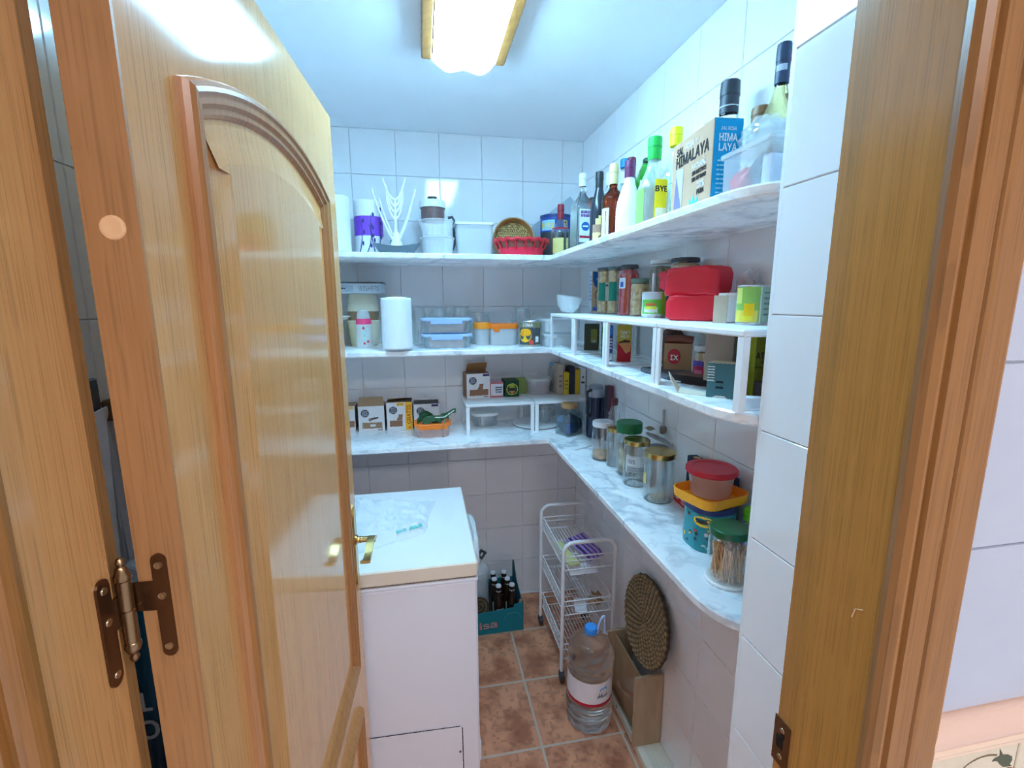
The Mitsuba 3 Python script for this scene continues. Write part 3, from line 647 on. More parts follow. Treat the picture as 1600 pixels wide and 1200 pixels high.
def rack(y0, y1, x0, x1, z, h, along, label):
    """white sheet-metal stacking shelf: top board with folded edge, four flat legs; along 'x' or 'y' is its long side"""
    k = thing('stacking_rack', label, 'rack', None)
    cx, cy = (x0 + x1) / 2, (y0 + y1) / 2; lx, ly = x1 - x0 - 0.002, y1 - y0 - 0.002
    part(k, 'top_board', G().box((cx, cy, z + h - 0.013), (lx, ly, 0.013), WHITE, b=0.003), 'satin')
    for sx in (-1, 1):
        for sy in (-1, 1):
            if along == 'y': c = (cx + sx * (lx / 2 - 0.003), cy + sy * (ly / 2 - 0.009), z); s = (0.004, 0.016, h - 0.013)
            else: c = (cx + sx * (lx / 2 - 0.009), cy + sy * (ly / 2 - 0.003), z); s = (0.016, 0.004, h - 0.013)
            if along == 'y': s2, c2 = (0.014, 0.003, h - 0.013), (cx + sx * (lx / 2 - 0.008), cy + sy * (ly / 2 - 0.0025), z)
            else: s2, c2 = (0.003, 0.014, h - 0.013), (cx + sx * (lx / 2 - 0.0025), cy + sy * (ly / 2 - 0.008), z)
            part(k, 'leg', G().box(c, s, WHITE).box(c2, s2, WHITE), 'satin')
    # wire foot between front and rear legs
    for s in (-1, 1):
        if along == 'y': g = G().tube([(cx - lx / 2 + 0.008, cy + s * (ly / 2 - 0.002), z + 0.004), (cx + lx / 2 - 0.008, cy + s * (ly / 2 - 0.002), z + 0.004)], 0.002, WHITE, 6)
        else: g = G().tube([(cx + s * (lx / 2 - 0.002), cy - ly / 2 + 0.008, z + 0.004), (cx + s * (lx / 2 - 0.002), cy + ly / 2 - 0.008, z + 0.004)], 0.002, WHITE, 6)
        part(k, 'foot_bar', g, 'satin')
    return k
def can(x, y, z, r, h, col, label, name='food_can', cat='can', group=None, decor=None, lidc=(0.75, 0.75, 0.76)):
    k = thing(name, label, cat, group); M = at(x, y, z)
    part(k, 'tin', G(M).lathe([(0, 0.002), (r - 0.002, 0.002), (r, 0.0), (r + 0.0008, 0.002), (r, 0.004), (r, h - 0.004), (r + 0.0008, h - 0.002), (r, h), (r - 0.002, h - 0.0005), (r - 0.003, h - 0.004), (0, h - 0.004)], lidc, 32), 'metal')
    g = G(M); band(g, r + 0.0005, 0.005, h - 0.005, facing(x, y), math.pi, col, 36)
    if decor: decor(g, facing(x, y), r + 0.0008)
    part(k, 'paper_label', g, 'satin'); return k
def roll(x, y, z, r, h, label, seed=3, tip=True):
    k = thing('paper_towel_roll', label, 'paper roll'); M = at(x, y, z)
    g = G(M)
    def fn(u, w):
        a = u * 2 * math.pi; rr = r * np.clip(np.minimum((1 - w) / 0.03, w / 0.03), 0, 1) ** 0.4
        P = np.stack([np.cos(a) * rr, np.sin(a) * rr, w * h], -1); P[..., :2] *= (1 + 0.022 * (meshkit.fbm(P * [14, 14, 9], 2, seed) - 0.5))[..., None]; return P
    g.blob(fn, 40, 30, WHITE); part(k, 'paper', g, 'matte')
    part(k, 'core', G(M).lathe([(0.0, h + 0.0008), (0.017, h + 0.0008), (0.019, h + 0.0008), (0.019, h - 0.02)], KRAFT, 18), 'matte')
    return k

# ------------------------------------------------------------------ topmost shelf, back run (left to right)
roll(-0.335, 2.10, Z1, 0.058, 0.238, 'white paper roll half hidden behind the door, leftmost on the top shelf')
k = thing('canister', 'white canister with a purple band and dark vine print on the top shelf', 'canister'); M = at(-0.212, 2.185, Z1)
g = G(M); PUR = lin(128, 70, 200)
g.lathe([(0, 0), (0.059, 0), (0.060, 0.003), (0.060, 0.085, PUR), (0.060, 0.165, WHITE), (0.060, 0.222), (0.058, 0.230), (0, 0.232)], WHITE, 32); part(k, 'body', g, 'satin')
g = G(M); ph = facing(-0.212, 2.185); VINE = lin(58, 40, 120)
for off, z0, bend in ((-0.75, 0.01, 0.5), (-0.25, 0.005, 0.7), (0.35, 0.02, -0.4), (0.75, 0.03, 0.25)):
    t = np.linspace(0, 1, 16); zz = z0 + t * (0.155 + 0.04 * math.sin(off * 9)); aa = ph + off + bend * np.sin(t * 2.4) * 0.55
    g.tube(np.stack([0.0605 * np.cos(aa), 0.0605 * np.sin(aa), zz], 1), np.linspace(0.0022, 0.001, 16), VINE, 5)
    for q in (4, 9, 14):
        g.lathe([(0.0, 0.0009), (0.008, 0.0005), (0.0095, 0.0)], VINE, 10, frame((0.0603 * math.cos(aa[q] + 0.14), 0.0603 * math.sin(aa[q] + 0.14), zz[q] + 0.006), (-math.sin(aa[q]), math.cos(aa[q]), 0), (0, 0, 1), (math.cos(aa[q]), math.sin(aa[q]), 0)), sx=0.5)
part(k, 'vine_print', g, 'satin')
carton(-0.115, 2.30, Z1, 0.03, 0.05, 0.085, 0, 'small teal packet behind the white drying rack', col=lin(60, 120, 150), name='packet', cat='packet')
k = thing('bottle_drying_rack', 'white plastic drying rack with branching prongs above an oval tray', 'drying rack')
M = at(-0.092, 2.045, Z1)
def tray(u, w):
    a = u * 2 * math.pi; lip = 0.030 + 0.010 * np.cos(2 * a)
    r = np.interp(w, [0, 0.3, 0.72, 0.76, 1], [0.60, 0.66, 1.0, 0.985, 0.55]); zz = np.interp(w, [0, 0.3, 0.72, 0.76, 1], [0, 0, 1.0, 1.0, 0.18]) * (lip + 0.008)
    return np.stack([0.098 * r * np.cos(a), 0.075 * r * np.sin(a), zz], -1)
part(k, 'tray', G(M).blob(tray, 44, 22, lambda P: np.where((P[..., 2:] > Z1 + 0.030) | (np.hypot((P[..., :1] + 0.092) / 0.098, (P[..., 1:2] - 2.045) / 0.075) < 0.62), np.array(lin(206, 218, 226)), np.array(lin(104, 118, 128)))), 'satin')
g = G(M); g.lathe([(0.034, 0.008), (0.028, 0.03), (0.016, 0.065), (0.011, 0.09)], WHITE, 16)
g.tube([(0, 0, 0.06), (0, 0, 0.14), (0.001, 0.0, 0.215)], [0.007, 0.0055, 0.004], WHITE, 8); part(k, 'stem', g, 'satin')
def prong(p0, p1, lift):
    t = np.linspace(0, 1, 9)[:, None]; p0, p1 = np.array(p0), np.array(p1); c = p0 + (p1 - p0) * t; c[:, 2] -= lift * np.sin(t[:, 0] * math.pi)
    part(k, 'prong', G(M).tube(c, np.linspace(0.0052, 0.0028, 9), WHITE, 8), 'satin')
prong((-0.012, -0.01, 0.055), (-0.088, -0.02, 0.255), 0.018); prong((0.012, -0.01, 0.055), (0.084, -0.02, 0.255), 0.018)
prong((0.006, 0.01, 0.06), (0.070, 0.05, 0.235), 0.014); prong((-0.006, 0.01, 0.06), (-0.066, 0.05, 0.235), 0.014)
for zz in (0.215, 0.19, 0.165, 0.14):
    sc_ = 0.045 if zz > 0.2 else 0.034
    prong((0, 0.0, zz), (-sc_, 0.01, zz + 0.085), 0.02); prong((0, 0.0, zz), (sc_, 0.01, zz + 0.085), 0.02)
k = thing('storage_jar', 'brown see-through storage jar with a white lid and black knob', 'jar'); M = at(0.063, 2.185, Z1)
g = G(M); g.lathe([(0, 0), (0.045, 0.0), (0.052, 0.22)], lin(112, 84, 82), 28); part(k, 'body', g, 'satin')
part(k, 'lid', G(M).lathe([(0.056, 0.212), (0.057, 0.22), (0.057, 0.238), (0.052, 0.244), (0, 0.246)], WHITE, 28), 'satin')
part(k, 'knob', G(M).lathe([(0.018, 0.245), (0.021, 0.252), (0.020, 0.26), (0, 0.262)], DARK, 18), 'satin')
tub(0.076, 2.055, Z1, 0.138, 0.138, 0.072, 0, 'round translucent plastic tub, lower of two stacked on the top shelf', rad=0.069, group='stacked round tubs')
tub(0.072, 2.055, Z1 + 0.0735, 0.140, 0.140, 0.066, 0, 'round translucent plastic tub stacked on another tub on the top shelf', rad=0.070, group='stacked round tubs', taper=0.8)
k = thing('measuring_jug', 'clear plastic jug with a dark grey handle behind the stacked tubs', 'jug'); M = at(0.095, 2.300, Z1)
part(k, 'body', G(M).lathe([(0, 0.002), (0.040, 0.002), (0.045, 0.19), (0.047, 0.2)], WHITE, 24), 'milky')
part(k, 'handle', G(M).tube([(0.040, -0.015, 0.192), (0.060, -0.02, 0.195), (0.068, -0.02, 0.18), (0.066, -0.02, 0.07), (0.058, -0.02, 0.05), (0.036, -0.015, 0.05)], 0.006, lin(70, 76, 84), 8), 'satin')
tub(0.243, 2.19, Z1, 0.165, 0.12, 0.148, 0, 'frosted white rectangular plastic box on the top shelf beside the red basket', name='plastic_box', cat='box', rad=0.015, taper=0.93, lid=(0.82, 0.84, 0.86), lid_h=0.01)
k = thing('round_basket', 'round tan basket with a woven straw bottom, set on edge in the red basket', 'basket')
M = mat4((0.440, 2.235, Z1 + 0.1005)) @ mat4(rx=math.radians(80))     # its opening looks at the doorway
g = G(M); g.lathe([(0, -0.062), (0.094, -0.06), (0.097, -0.055), (0.100, 0.0), (0.098, 0.003), (0.094, 0.002), (0.091, -0.045)], lin(188, 138, 88), 36); part(k, 'wooden_band', g, 'satin')
def straw(P):
    r = np.hypot(P[..., 0], P[..., 2] * 0); q = np.stack([P[..., 0] / 0.011, P[..., 1] / 0.011, P[..., 2] * 0], -1); i = np.floor(q)
    s_ = np.abs(np.sin((q[..., 0] + (i[..., 1] % 2) * 0.5) * math.pi)) * np.abs(np.sin(q[..., 1] * math.pi))
    return np.array(lin(120, 84, 50)) + (np.array(lin(236, 200, 130)) - np.array(lin(120, 84, 50))) * np.clip(s_, 0, 1)[..., None]
M0 = M
def dpt(u, w):
    a = u * 2 * math.pi; return np.stack([0.091 * w * np.cos(a), 0.091 * w * np.sin(a), 0 * a - 0.045 + 0.004 * np.abs(np.sin(w * 40))], -1)
part(k, 'woven_bottom', G(M).blob(dpt, 60, 28, straw), 'matte')
k = thing('red_basket', 'low red woven basket with openings in its side on the top shelf', 'basket'); M = at(0.437, 2.070, Z1)
g = G(M); a = np.linspace(0, 2 * math.pi, 60, endpoint=False)
g.tube(np.stack([0.116 * np.cos(a), 0.100 * np.sin(a), 0.066 + 0.004 * np.sin(a * 16)], 1), 0.008, RED, 8, closed=True); part(k, 'rim', g, 'satin')
part(k, 'lower_band', G(M).lathe([(0, 0.001), (0.085, 0.001), (0.094, 0.004), (0.101, 0.034)], lin(224, 30, 62), 40, sy=0.86), 'satin')
for q in range(16):
    t = 2 * math.pi * q / 16; g = G(M).tube([(0.100 * math.cos(t), 0.086 * math.sin(t), 0.03), (0.115 * math.cos(t), 0.099 * math.sin(t), 0.065)], 0.005, RED, 6); part(k, 'strap', g, 'satin')
part(k, 'lining', G(M).lathe([(0.094, 0.03), (0.106, 0.062)], lin(150, 92, 82), 40, sy=0.86), 'matte')
k = thing('serving_tray', 'pale grey tray leaning behind the blue tin in the top corner', 'tray')
part(k, 'board', G(frame((0, 2.335, Z1), (1, 0, 0), (0, 0.05, 1), (0, -1, 0))).prism([(0.545, 0.17), (0.745, 0.322), (0.800, 0.26), (0.800, 0.002), (0.56, 0.002)], 0, 0.006, lin(178, 190, 200)), 'satin')
k = thing('blue_tin', 'round tin with a bright blue top band and yellow print in the top corner', 'tin'); M = at(0.637, 2.225, Z1)
part(k, 'body', G(M).lathe([(0, 0), (0.070, 0.0), (0.072, 0.003), (0.072, 0.125, lin(34, 70, 150)), (0.072, 0.192, lin(26, 52, 118)), (0.074, 0.193), (0.074, 0.204), (0, 0.206)], lin(58, 58, 62), 32), 'satin')
g = G(M); ph = facing(0.637, 2.225); band(g, 0.0727, 0.132, 0.178, ph - 0.55, 0.5, lin(150, 205, 240)); cyl_text(g, 'Fritz', 0.026, lin(236, 200, 60), 0.0732, 0.155, ph - 0.55); cyl_text(g, 'B', 0.032, lin(222, 196, 130), 0.0732, 0.160, ph + 0.7)
part(k, 'print', g, 'satin')
def prof_std(r, h, body, neck, shoulder=0.10):
    """usual spirits bottle"""
    return [(r - 0.004, 0), (r, 0.004), (r, body)] + [(neck + (r - neck) * (0.5 + 0.5 * math.cos(t * math.pi)), body + t * shoulder) for t in (0.15, 0.3, 0.45, 0.6, 0.75, 0.9, 1.0)] + [(neck, h - 0.001), (neck * 0.9, h)]
bottle(0.617, 2.075, Z1, prof_std(0.042, 0.224, 0.105, 0.012, 0.062), 'glass_dim', 'squat brown liquor bottle with a red cap in the top shelf corner', lin(150, 28, 44), 0.165, 0.0145, liquid=0.10, liquid_mat='whisky',
       stripes=[(0.0424, 0.016, 0.082, -0.28, 0.62, lin(226, 206, 132)), (0.0424, 0.016, 0.082, 0.8, 0.16, lin(226, 206, 132)), (0.0372, 0.118, 0.126, 0, 1.4, lin(176, 40, 52))])
# right run of the topmost shelf: the front row of bottles and those behind it
FRONT, BACK = 'front row of bottles on the top shelf', None
ph = facing(0.640, 1.857)
k = bottle(0.640, 1.857, Z1, prof_std(0.040, 0.298, 0.165, 0.0125, 0.075), 'clear_spirit', 'square clear bottle with a white cap and a blue emblem on its label', WHITE, 0.252, 0.0145, sq=ph + 0.42)
g = G(face_m((0.640 + 0.0352 * math.cos(ph + 0.42), 1.857 + 0.0352 * math.sin(ph + 0.42), Z1), ph + 0.42))
I4 = np.eye(4)
def sh(x, y, z=0.0): return mat4((x, y, z))
patch(g, sh(0, 0.10), 0.052, 0.125, (0.75, 0.77, 0.83)); disc(g, sh(0, 0.098, 0.0004), 0.017, lin(40, 96, 170)); patch(g, sh(0, 0.098, 0.0008), 0.024, 0.006, (0.75, 0.8, 0.85))
patch(g, sh(0, 0.058, 0.0004), 0.048, 0.009, lin(170, 40, 62)); bars(g, sh(0, 0.145, 0.0004), 0.042, 0.026, 2, lin(120, 80, 140), 1, 0.8)
part(k, 'paper_label', g, 'satin')
def dark(p, c): return (p, c)
bottle(0.640, 1.675, Z1, dark(prof_std(0.031, 0.258, 0.120, 0.0125, 0.10), lin(44, 46, 58)), 'gloss', 'dark liquor bottle with a black cap and a cream and tan label', (0.02, 0.02, 0.025), 0.205, 0.0138,
       stripes=[(0.0312, 0.004, 0.050, 0.2, 0.9, lin(244, 212, 150)), (0.0312, 0.050, 0.078, 0.2, 0.9, lin(176, 140, 116)), (0.0312, 0.078, 0.098, 0.25, 0.6, lin(240, 214, 150)), (0.0313, 0.098, 0.108, 0.25, 0.25, lin(240, 214, 150))],
       extra=lambda g, ph: (cyl_text(g, '54', 0.018, DARK, 0.0314, 0.030, ph + 0.5), band(g, 0.0314, 0.020, 0.024, ph, 0.5, lin(226, 140, 80))))
bottle(0.640, 1.545, Z1, prof_std(0.038, 0.250, 0.140, 0.0125, 0.040), 'rum_fill', 'bottle of red rum with a cream capsule, third of the front row', lin(226, 206, 150), 0.188, 0.0142,
       stripes=[(0.0385, 0.018, 0.110, -0.75, 0.42, lin(222, 226, 224)), (0.0387, 0.026, 0.100, -0.62, 0.03, lin(60, 60, 80))])
bottle(0.640, 1.422, Z1, dark([(0.036, 0), (0.0385, 0.004), (0.0385, 0.085), (0.035, 0.110), (0.026, 0.138), (0.018, 0.160), (0.0145, 0.180), (0.0138, 0.226)], (0.86, 0.84, 0.85)), 'satin', 'white cream liqueur bottle with a dark purple cap, fourth of the front row', lin(104, 36, 86), 0.178, 0.0152)
bottle(0.640, 1.265, Z1, [(0.041, 0), (0.0445, 0.004), (0.0445, 0.095), (0.040, 0.118), (0.030, 0.140), (0.021, 0.160), (0.0165, 0.182), (0.015, 0.242)], 'film', 'green-capped bottle with a yellow label, right beside the salt carton', lin(40, 196, 80), 0.186, 0.0185, liquid=0.112, liquid_mat='amber_liquor', top_col=lin(220, 70, 50),
       stripes=[(0.045, 0.006, 0.108, -0.95, 0.42, lin(150, 214, 110)), (0.045, 0.012, 0.128, 0.52, 0.42, lin(250, 222, 40)), (0.0452, 0.012, 0.055, 0.52, 0.34, lin(255, 236, 200))],
       extra=lambda g, ph: cyl_text(g, 'BYE', 0.014, DARK, 0.0453, 0.104, ph + 0.52))
bottle(0.735, 1.996, Z1, dark(prof_std(0.026, 0.24, 0.15, 0.014, 0.05), lin(40, 44, 50)), 'gloss', 'dark bottle standing behind the vodka bottle', lin(30, 30, 34), 0.19, 0.016)
bottle(0.735, 1.815, Z1, prof_std(0.032, 0.295, 0.17, 0.0125, 0.08), 'glass_dim', 'clear bottle with a white cap behind the dark bottle with the cream label', WHITE, 0.25, 0.0145)
bottle(0.735, 1.675, Z1, prof_std(0.038, 0.305, 0.15, 0.0135, 0.07), 'glass_dim', 'clear bottle with a bright blue cap behind the rum', lin(0, 130, 214), 0.278, 0.017, stripes=[(0.0145, 0.225, 0.265, 0, math.pi, (0.7, 0.72, 0.76))])
bottle(0.728, 1.605, Z1, dark(prof_std(0.036, 0.29, 0.17, 0.013, 0.08), lin(60, 150, 70)), 'gloss', 'green wine bottle with a burgundy capsule behind the white liqueur bottle', lin(108, 30, 56), 0.235, 0.0145)
bottle(0.742, 1.512, Z1, [(0.04, 0), (0.044, 0.004), (0.044, 0.15), (0.040, 0.18), (0.026, 0.225), (0.016, 0.25), (0.014, 0.262)], 'green_glass', 'bulbous green glass bottle behind the green-capped bottle', lin(40, 60, 44), 0.252, 0.0155)
bottle(0.735, 1.325, Z1, prof_std(0.036, 0.292, 0.15, 0.0135, 0.08), 'glass', 'clear bottle with a bright yellow cap just behind the salt carton', lin(244, 232, 20), 0.245, 0.0175)
bottle(0.745, 1.200, Z1, prof_std(0.034, 0.26, 0.15, 0.0135, 0.08), 'glass_dim', 'clear bottle hidden up to its neck behind the salt carton', WHITE, 0.23, 0.0145)
bottle(0.742, 1.098, Z1, [(0.026, 0), (0.0265, 0.004), (0.0265, 0.225), (0.0225, 0.238), (0.0205, 0.25), (0.0205, 0.318)], 'clear_spirit', 'tall slim clear bottle with a black capsule rising behind the salt carton', (0.03, 0.035, 0.05), 0.248, 0.0215,
       extra=lambda g, ph: (band(g, 0.0218, 0.262, 0.265, ph, 1.5, lin(190, 200, 205)), band(g, 0.0268, 0.19, 0.225, ph + 0.1, 0.35, lin(222, 232, 90))))
bottle(0.750, 0.990, Z1, prof_std(0.036, 0.222, 0.13, 0.017, 0.05), 'glass', 'clear bottle with a copper-brown cap behind the bagged packets', lin(132, 96, 60), 0.188, 0.0205)
bottle(0.735, 0.918, Z1, prof_std(0.037, 0.312, 0.155, 0.0115, 0.085), 'wine_fill', 'pale yellow wine bottle with a dark blue capsule, nearest to the tiled pier', (0.03, 0.045, 0.10), 0.240, 0.0135,
       stripes=[(0.0375, 0.075, 0.165, -0.35, 0.75, (0.78, 0.80, 0.82)), (0.0377, 0.095, 0.118, -0.05, 0.42, (0.04, 0.05, 0.09))], extra=lambda g, ph: band(g, 0.0139, 0.262, 0.274, ph - 0.2, 0.8, (0.5, 0.55, 0.65)))
# salt carton
SA = math.atan2(-0.02, -0.185) + math.pi / 2
def salt_print(g, F):
    m = F('front', 0.52, 0.80); g.text('SAL', 0.016, DARK, m @ sh(-0.058, 0.012), bold=True, width=0.032); g.text('ROSA', 0.013, (0.8, 0.8, 0.8), m @ sh(-0.010, 0.013), bold=True, width=0.040); g.text('del', 0.007, (0.8, 0.8, 0.8), m @ sh(0.024, 0.013), width=0.012)
    g.text('HIMALAYA', 0.023, DARK, m @ sh(0.0, -0.011), bold=True, width=0.150)
    for i, (t, c) in enumerate((('NATURAL', (0.82, 0.82, 0.82)), ('SIN ADITIVOS', DARK), ('SIN REFINAR', DARK))): g.text(t, 0.0105 if i == 0 else 0.008, c, F('front', 0.72, 0.56 - 0.078 * i), bold=True, width=0.062)
    g.text('100%', 0.012, (0.82, 0.82, 0.82), F('front', 0.78, 0.31), bold=True, width=0.030); g.text('PURA', 0.010, DARK, F('front', 0.78, 0.225), bold=True, width=0.030)
    g.prism([(-0.022, -0.052), (0.018, -0.050), (0.021, 0.040), (-0.017, 0.046)], 0, 0.0004, lin(196, 186, 214), F('front', 0.22, 0.38)); g.prism([(-0.022, -0.052), (0.018, -0.050), (-0.015, 0.030)], 0.0004, 0.0008, lin(132, 124, 160), F('front', 0.22, 0.38))
    star = [(0.034 * (1 if i % 2 else 0.62) * math.cos(math.pi * i / 10), 0.036 * (1 if i % 2 else 0.6) * math.sin(math.pi * i / 10)) for i in range(0, 11)]
    g.prism(star, 0, 0.0005, lin(96, 214, 236), F('front', 0.62, 0.0)); g.prism([(0, 0), (0.03, 0), (0.012, 0.012), (0.0, 0.02)], 0, 0.0005, lin(60, 200, 232), F('front', 0.01, 0.0))
    g.text('SAL ROSA', 0.0065, (0.8, 0.85, 0.9), F('right', 0.5, 0.88), width=0.032); g.text('HIMA', 0.014, (0.82, 0.86, 0.9), F('right', 0.5, 0.78), bold=True, width=0.038); g.text('LAYA', 0.014, (0.82, 0.86, 0.9), F('right', 0.5, 0.67), bold=True, width=0.038)
    bars(g, F('right', 0.45, 0.33), 0.036, 0.07, 8, lin(150, 214, 236), 4, 0.4)
def centre_of(front_mid, rz, d): return front_mid[0] - d / 2 * math.sin(rz), front_mid[1] + d / 2 * math.cos(rz)
SRZ = math.atan2(0.090 - 0.275, 0.583 - 0.60) ; SRZ = math.atan2(-0.185, -0.017)
ca = centre_of((0.592, 1.000), SRZ, 0.062)
carton(ca[0], ca[1], Z1, 0.186, 0.062, 0.166, SRZ, 'kraft and bright blue salt carton with a window, on the top shelf', {'+x': lin(20, 156, 206)}, lin(200, 164, 134), name='salt_carton', cat='carton', decor=salt_print)
# see-through box of packets with a bagged jar on it
k = tub(0.640, 0.815, Z1, 0.135, 0.105, 0.082, SRZ + 0.1, 'see-through plastic box full of packets at the rounded end of the top shelf', name='packet_box', cat='box', mat='film', rad=0.012, taper=0.97, lid=(0.78, 0.85, 0.88), lid_h=0.008, lid_mat='film')
def wedge(k, name, pts, z0, z1, col, mat='satin', label=None): part(k, name, G().prism(pts, z0, z1, col), mat, label)
M = at(0.640, 0.815, Z1, SRZ + 0.1); g = G(M)
def lump(cx, cy, cz, sx, sy, sz, seed, amp=0.25):
    def fn(u, w):
        a = u * 2 * math.pi; b = (w - 0.5) * math.pi; d = np.stack([np.cos(b) * np.cos(a), np.cos(b) * np.sin(a), np.sin(b)], -1)
        s_ = np.sign(d) * np.abs(d) ** 0.7
        return np.array([cx, cy, cz]) + s_ * np.array([sx, sy, sz]) * (1 + amp * (meshkit.fbm(d * 2.6 + seed, 3, seed) - 0.5))[..., None]
    return fn
part(k, 'red_packet', G(M).blob(lump(-0.032, -0.012, 0.032, 0.028, 0.030, 0.026, 5, 0.6), 26, 16, lin(222, 30, 52)), 'satin', 'red foil packet inside')
part(k, 'dark_packet', G(M).blob(lump(0.014, 0.0, 0.038, 0.030, 0.036, 0.032, 8, 0.6), 26, 16, lin(74, 82, 100)), 'satin', 'dark packet inside')
part(k, 'white_packet', G(M).box((0.052, -0.02, 0.006), (0.02, 0.05, 0.05), (0.66, 0.7, 0.78)), 'matte')
k = thing('bagged_jar', 'jar wrapped in a crinkled clear plastic bag on the see-through box of packets', 'jar')
def bagfn(u, w):
    a = u * 2 * math.pi; r = np.interp(w, [0, 0.12, 0.45, 0.7, 0.85, 1.0], [0.036, 0.046, 0.044, 0.040, 0.030, 0.020]); z = w * 0.072
    r = r * (1 + 0.10 * np.sin(z * 300 + 2 * np.sin(a * 2)) * 0.6 + 0.08 * np.sin(a * 7 + z * 60))
    return np.stack([r * np.cos(a), r * np.sin(a), z], -1)
part(k, 'plastic_bag', G(at(0.672, 0.872, Z1 + 0.0865)).blob(bagfn, 40, 26, (0.85, 0.9, 0.92)), 'film')
part(k, 'jar', G(at(0.672, 0.872, Z1 + 0.0865)).lathe([(0, 0.001), (0.032, 0.001), (0.033, 0.04), (0.026, 0.05), (0.026, 0.062), (0, 0.063)], (0.8, 0.85, 0.9), 20), 'glass_dim')

# ------------------------------------------------------------------ middle shelf, back run (left to right)
roll(-0.102, 1.985, Z2, 0.0605, 0.222, 'plump white paper towel roll standing at the front edge of the middle shelf', 9)
k = thing('baby_bottle', 'baby bottle with a pink ring and dotted print, left of the paper towel roll', 'baby bottle'); M = at(-0.252, 2.145, Z2)
part(k, 'body', G(M).lathe([(0, 0), (0.034, 0), (0.0355, 0.003), (0.0345, 0.05), (0.0335, 0.075), (0.034, 0.098), (0.031, 0.108)], (0.8, 0.8, 0.8), 24), 'milky')
part(k, 'ring', G(M).lathe([(0.0325, 0.104), (0.033, 0.106), (0.0315, 0.126), (0.029, 0.128)], lin(240, 70, 120), 24), 'satin', 'pink ring')
part(k, 'dome_cap', G(M).lathe([(0.029, 0.127), (0.027, 0.145), (0.021, 0.162), (0.012, 0.168), (0, 0.169)], (0.85, 0.85, 0.9), 24), 'milky')
g = G(M); ph = facing(-0.252, 2.145)
for off, z, c_ in ((-0.05, 0.088, RED), (0.42, 0.030, RED), (-0.02, 0.022, RED), (0.3, 0.084, lin(150, 220, 220)), (0.0, 0.066, lin(150, 220, 220)), (0.35, 0.058, lin(160, 220, 224)), (0.03, 0.044, lin(170, 224, 226))):
    n_ = np.array([math.cos(ph + off), math.sin(ph + off), 0]); disc(g, frame(n_ * 0.0357 + [0, 0, z], (-n_[1], n_[0], 0), (0, 0, 1), n_), 0.0048, c_, 12)
part(k, 'dots', g, 'satin')
k = thing('juicer', 'cream and brown electric kitchen appliance behind the baby bottle', 'kitchen appliance'); M = at(-0.265, 2.275, Z2)
loft_ = lambda rings, c_: loft(G(M), rings, c_, top=True)
part(k, 'base', loft_([(rrect(0.115, 0.11, 0.03), 0), (rrect(0.118, 0.112, 0.03), 0.012), (rrect(0.142, 0.125, 0.03), 0.105), (rrect(0.146, 0.13, 0.03), 0.112), (rrect(0.146, 0.13, 0.03), 0.118)], CREAM), 'satin')
part(k, 'collar', loft_([(rrect(0.128, 0.115, 0.03), 0.118), (rrect(0.130, 0.118, 0.03), 0.158)], lin(150, 118, 88)), 'satin', 'brown middle section')
part(k, 'cup', loft_([(rrect(0.140, 0.120, 0.04), 0.158), (rrect(0.138, 0.118, 0.04), 0.165), (rrect(0.118, 0.105, 0.04), 0.235)], CREAM), 'satin')
t = np.linspace(0, 1, 40); part(k, 'cord', G(M).tube(np.stack([0.045 + 0.085 * t + 0.012 * np.sin(t * 19), -0.085 + 0.012 * np.sin(t * 26 + 1), 0.006 + 0.011 * np.abs(np.sin(t * 15))], 1), 0.0028, lin(226, 220, 206), 6), 'satin')
k = thing('patterned_tin', 'flat silver tin with scribbled lettering lying on the cream appliance', 'tin'); M = at(-0.272, 2.225, Z2 + 0.2365)
part(k, 'body', loft(G(M), [(rrect(0.205, 0.15, 0.03), 0.0), (rrect(0.215, 0.155, 0.03), 0.004), (rrect(0.215, 0.155, 0.03), 0.042)], lin(196, 206, 214), top=True), 'satin')
part(k, 'lid', loft(G(M), [(rrect(0.224, 0.165, 0.032), 0.042), (rrect(0.226, 0.167, 0.032), 0.046), (rrect(0.222, 0.163, 0.032), 0.048)], lin(112, 118, 124), top=True), 'metal', 'grey lid')
g = G(M @ frame((0, -0.0778, 0.021), (1, 0, 0), (0, 0, 1), (0, -1, 0)))
patch(g, sh(-0.05, 0), 0.07, 0.030, lin(170, 184, 196)); bars(g, sh(-0.062, 0.0, 0.0004), 0.030, 0.008, 1, DARK, 3)
g.text('WISHERS', 0.022, lin(120, 132, 148), sh(0.050, 0.0, 0.0002), width=0.085); part(k, 'print', g, 'satin')
carton(-0.385, 2.17, Z2, 0.07, 0.06, 0.12, 0, 'yellow and black packet at the left end of the middle shelf', {'-y': lin(226, 204, 60)}, lin(200, 186, 90), name='packet', cat='packet', decor=lambda g, F: (patch(g, F('front', 0.72, 0.6), 0.03, 0.04, DARK), patch(g, F('front', 0.6, 0.2), 0.05, 0.016, lin(230, 110, 110))))
k = thing('white_saucer', 'white saucer peeping out left of the cream appliance', 'saucer'); part(k, 'dish', G(at(-0.362, 2.2, Z2 + 0.122)).lathe([(0, 0), (0.03, 0.0), (0.05, 0.014), (0.049, 0.017), (0.028, 0.004), (0, 0.004)], WHITE, 28), 'gloss')
GJ = 'empty glass jars without lids at the back of the middle shelf'
for i, (x, r, lab) in enumerate(((-0.012, 0.030, 'empty glass jar just right of the paper towel roll'), (0.079, 0.041, 'empty glass jar behind the left half of the stacked glass boxes'), (0.184, 0.041, 'empty glass jar behind the right half of the stacked glass boxes'))):
    jar(x, 2.235, Z2, r, 0.176, lab, group=GJ, mat='glass_dim', neck=0.88)
jar(0.474, 2.235, Z2, 0.045, 0.174, 'empty glass jar behind the peach can', group=GJ, mat='glass_dim', neck=0.9)
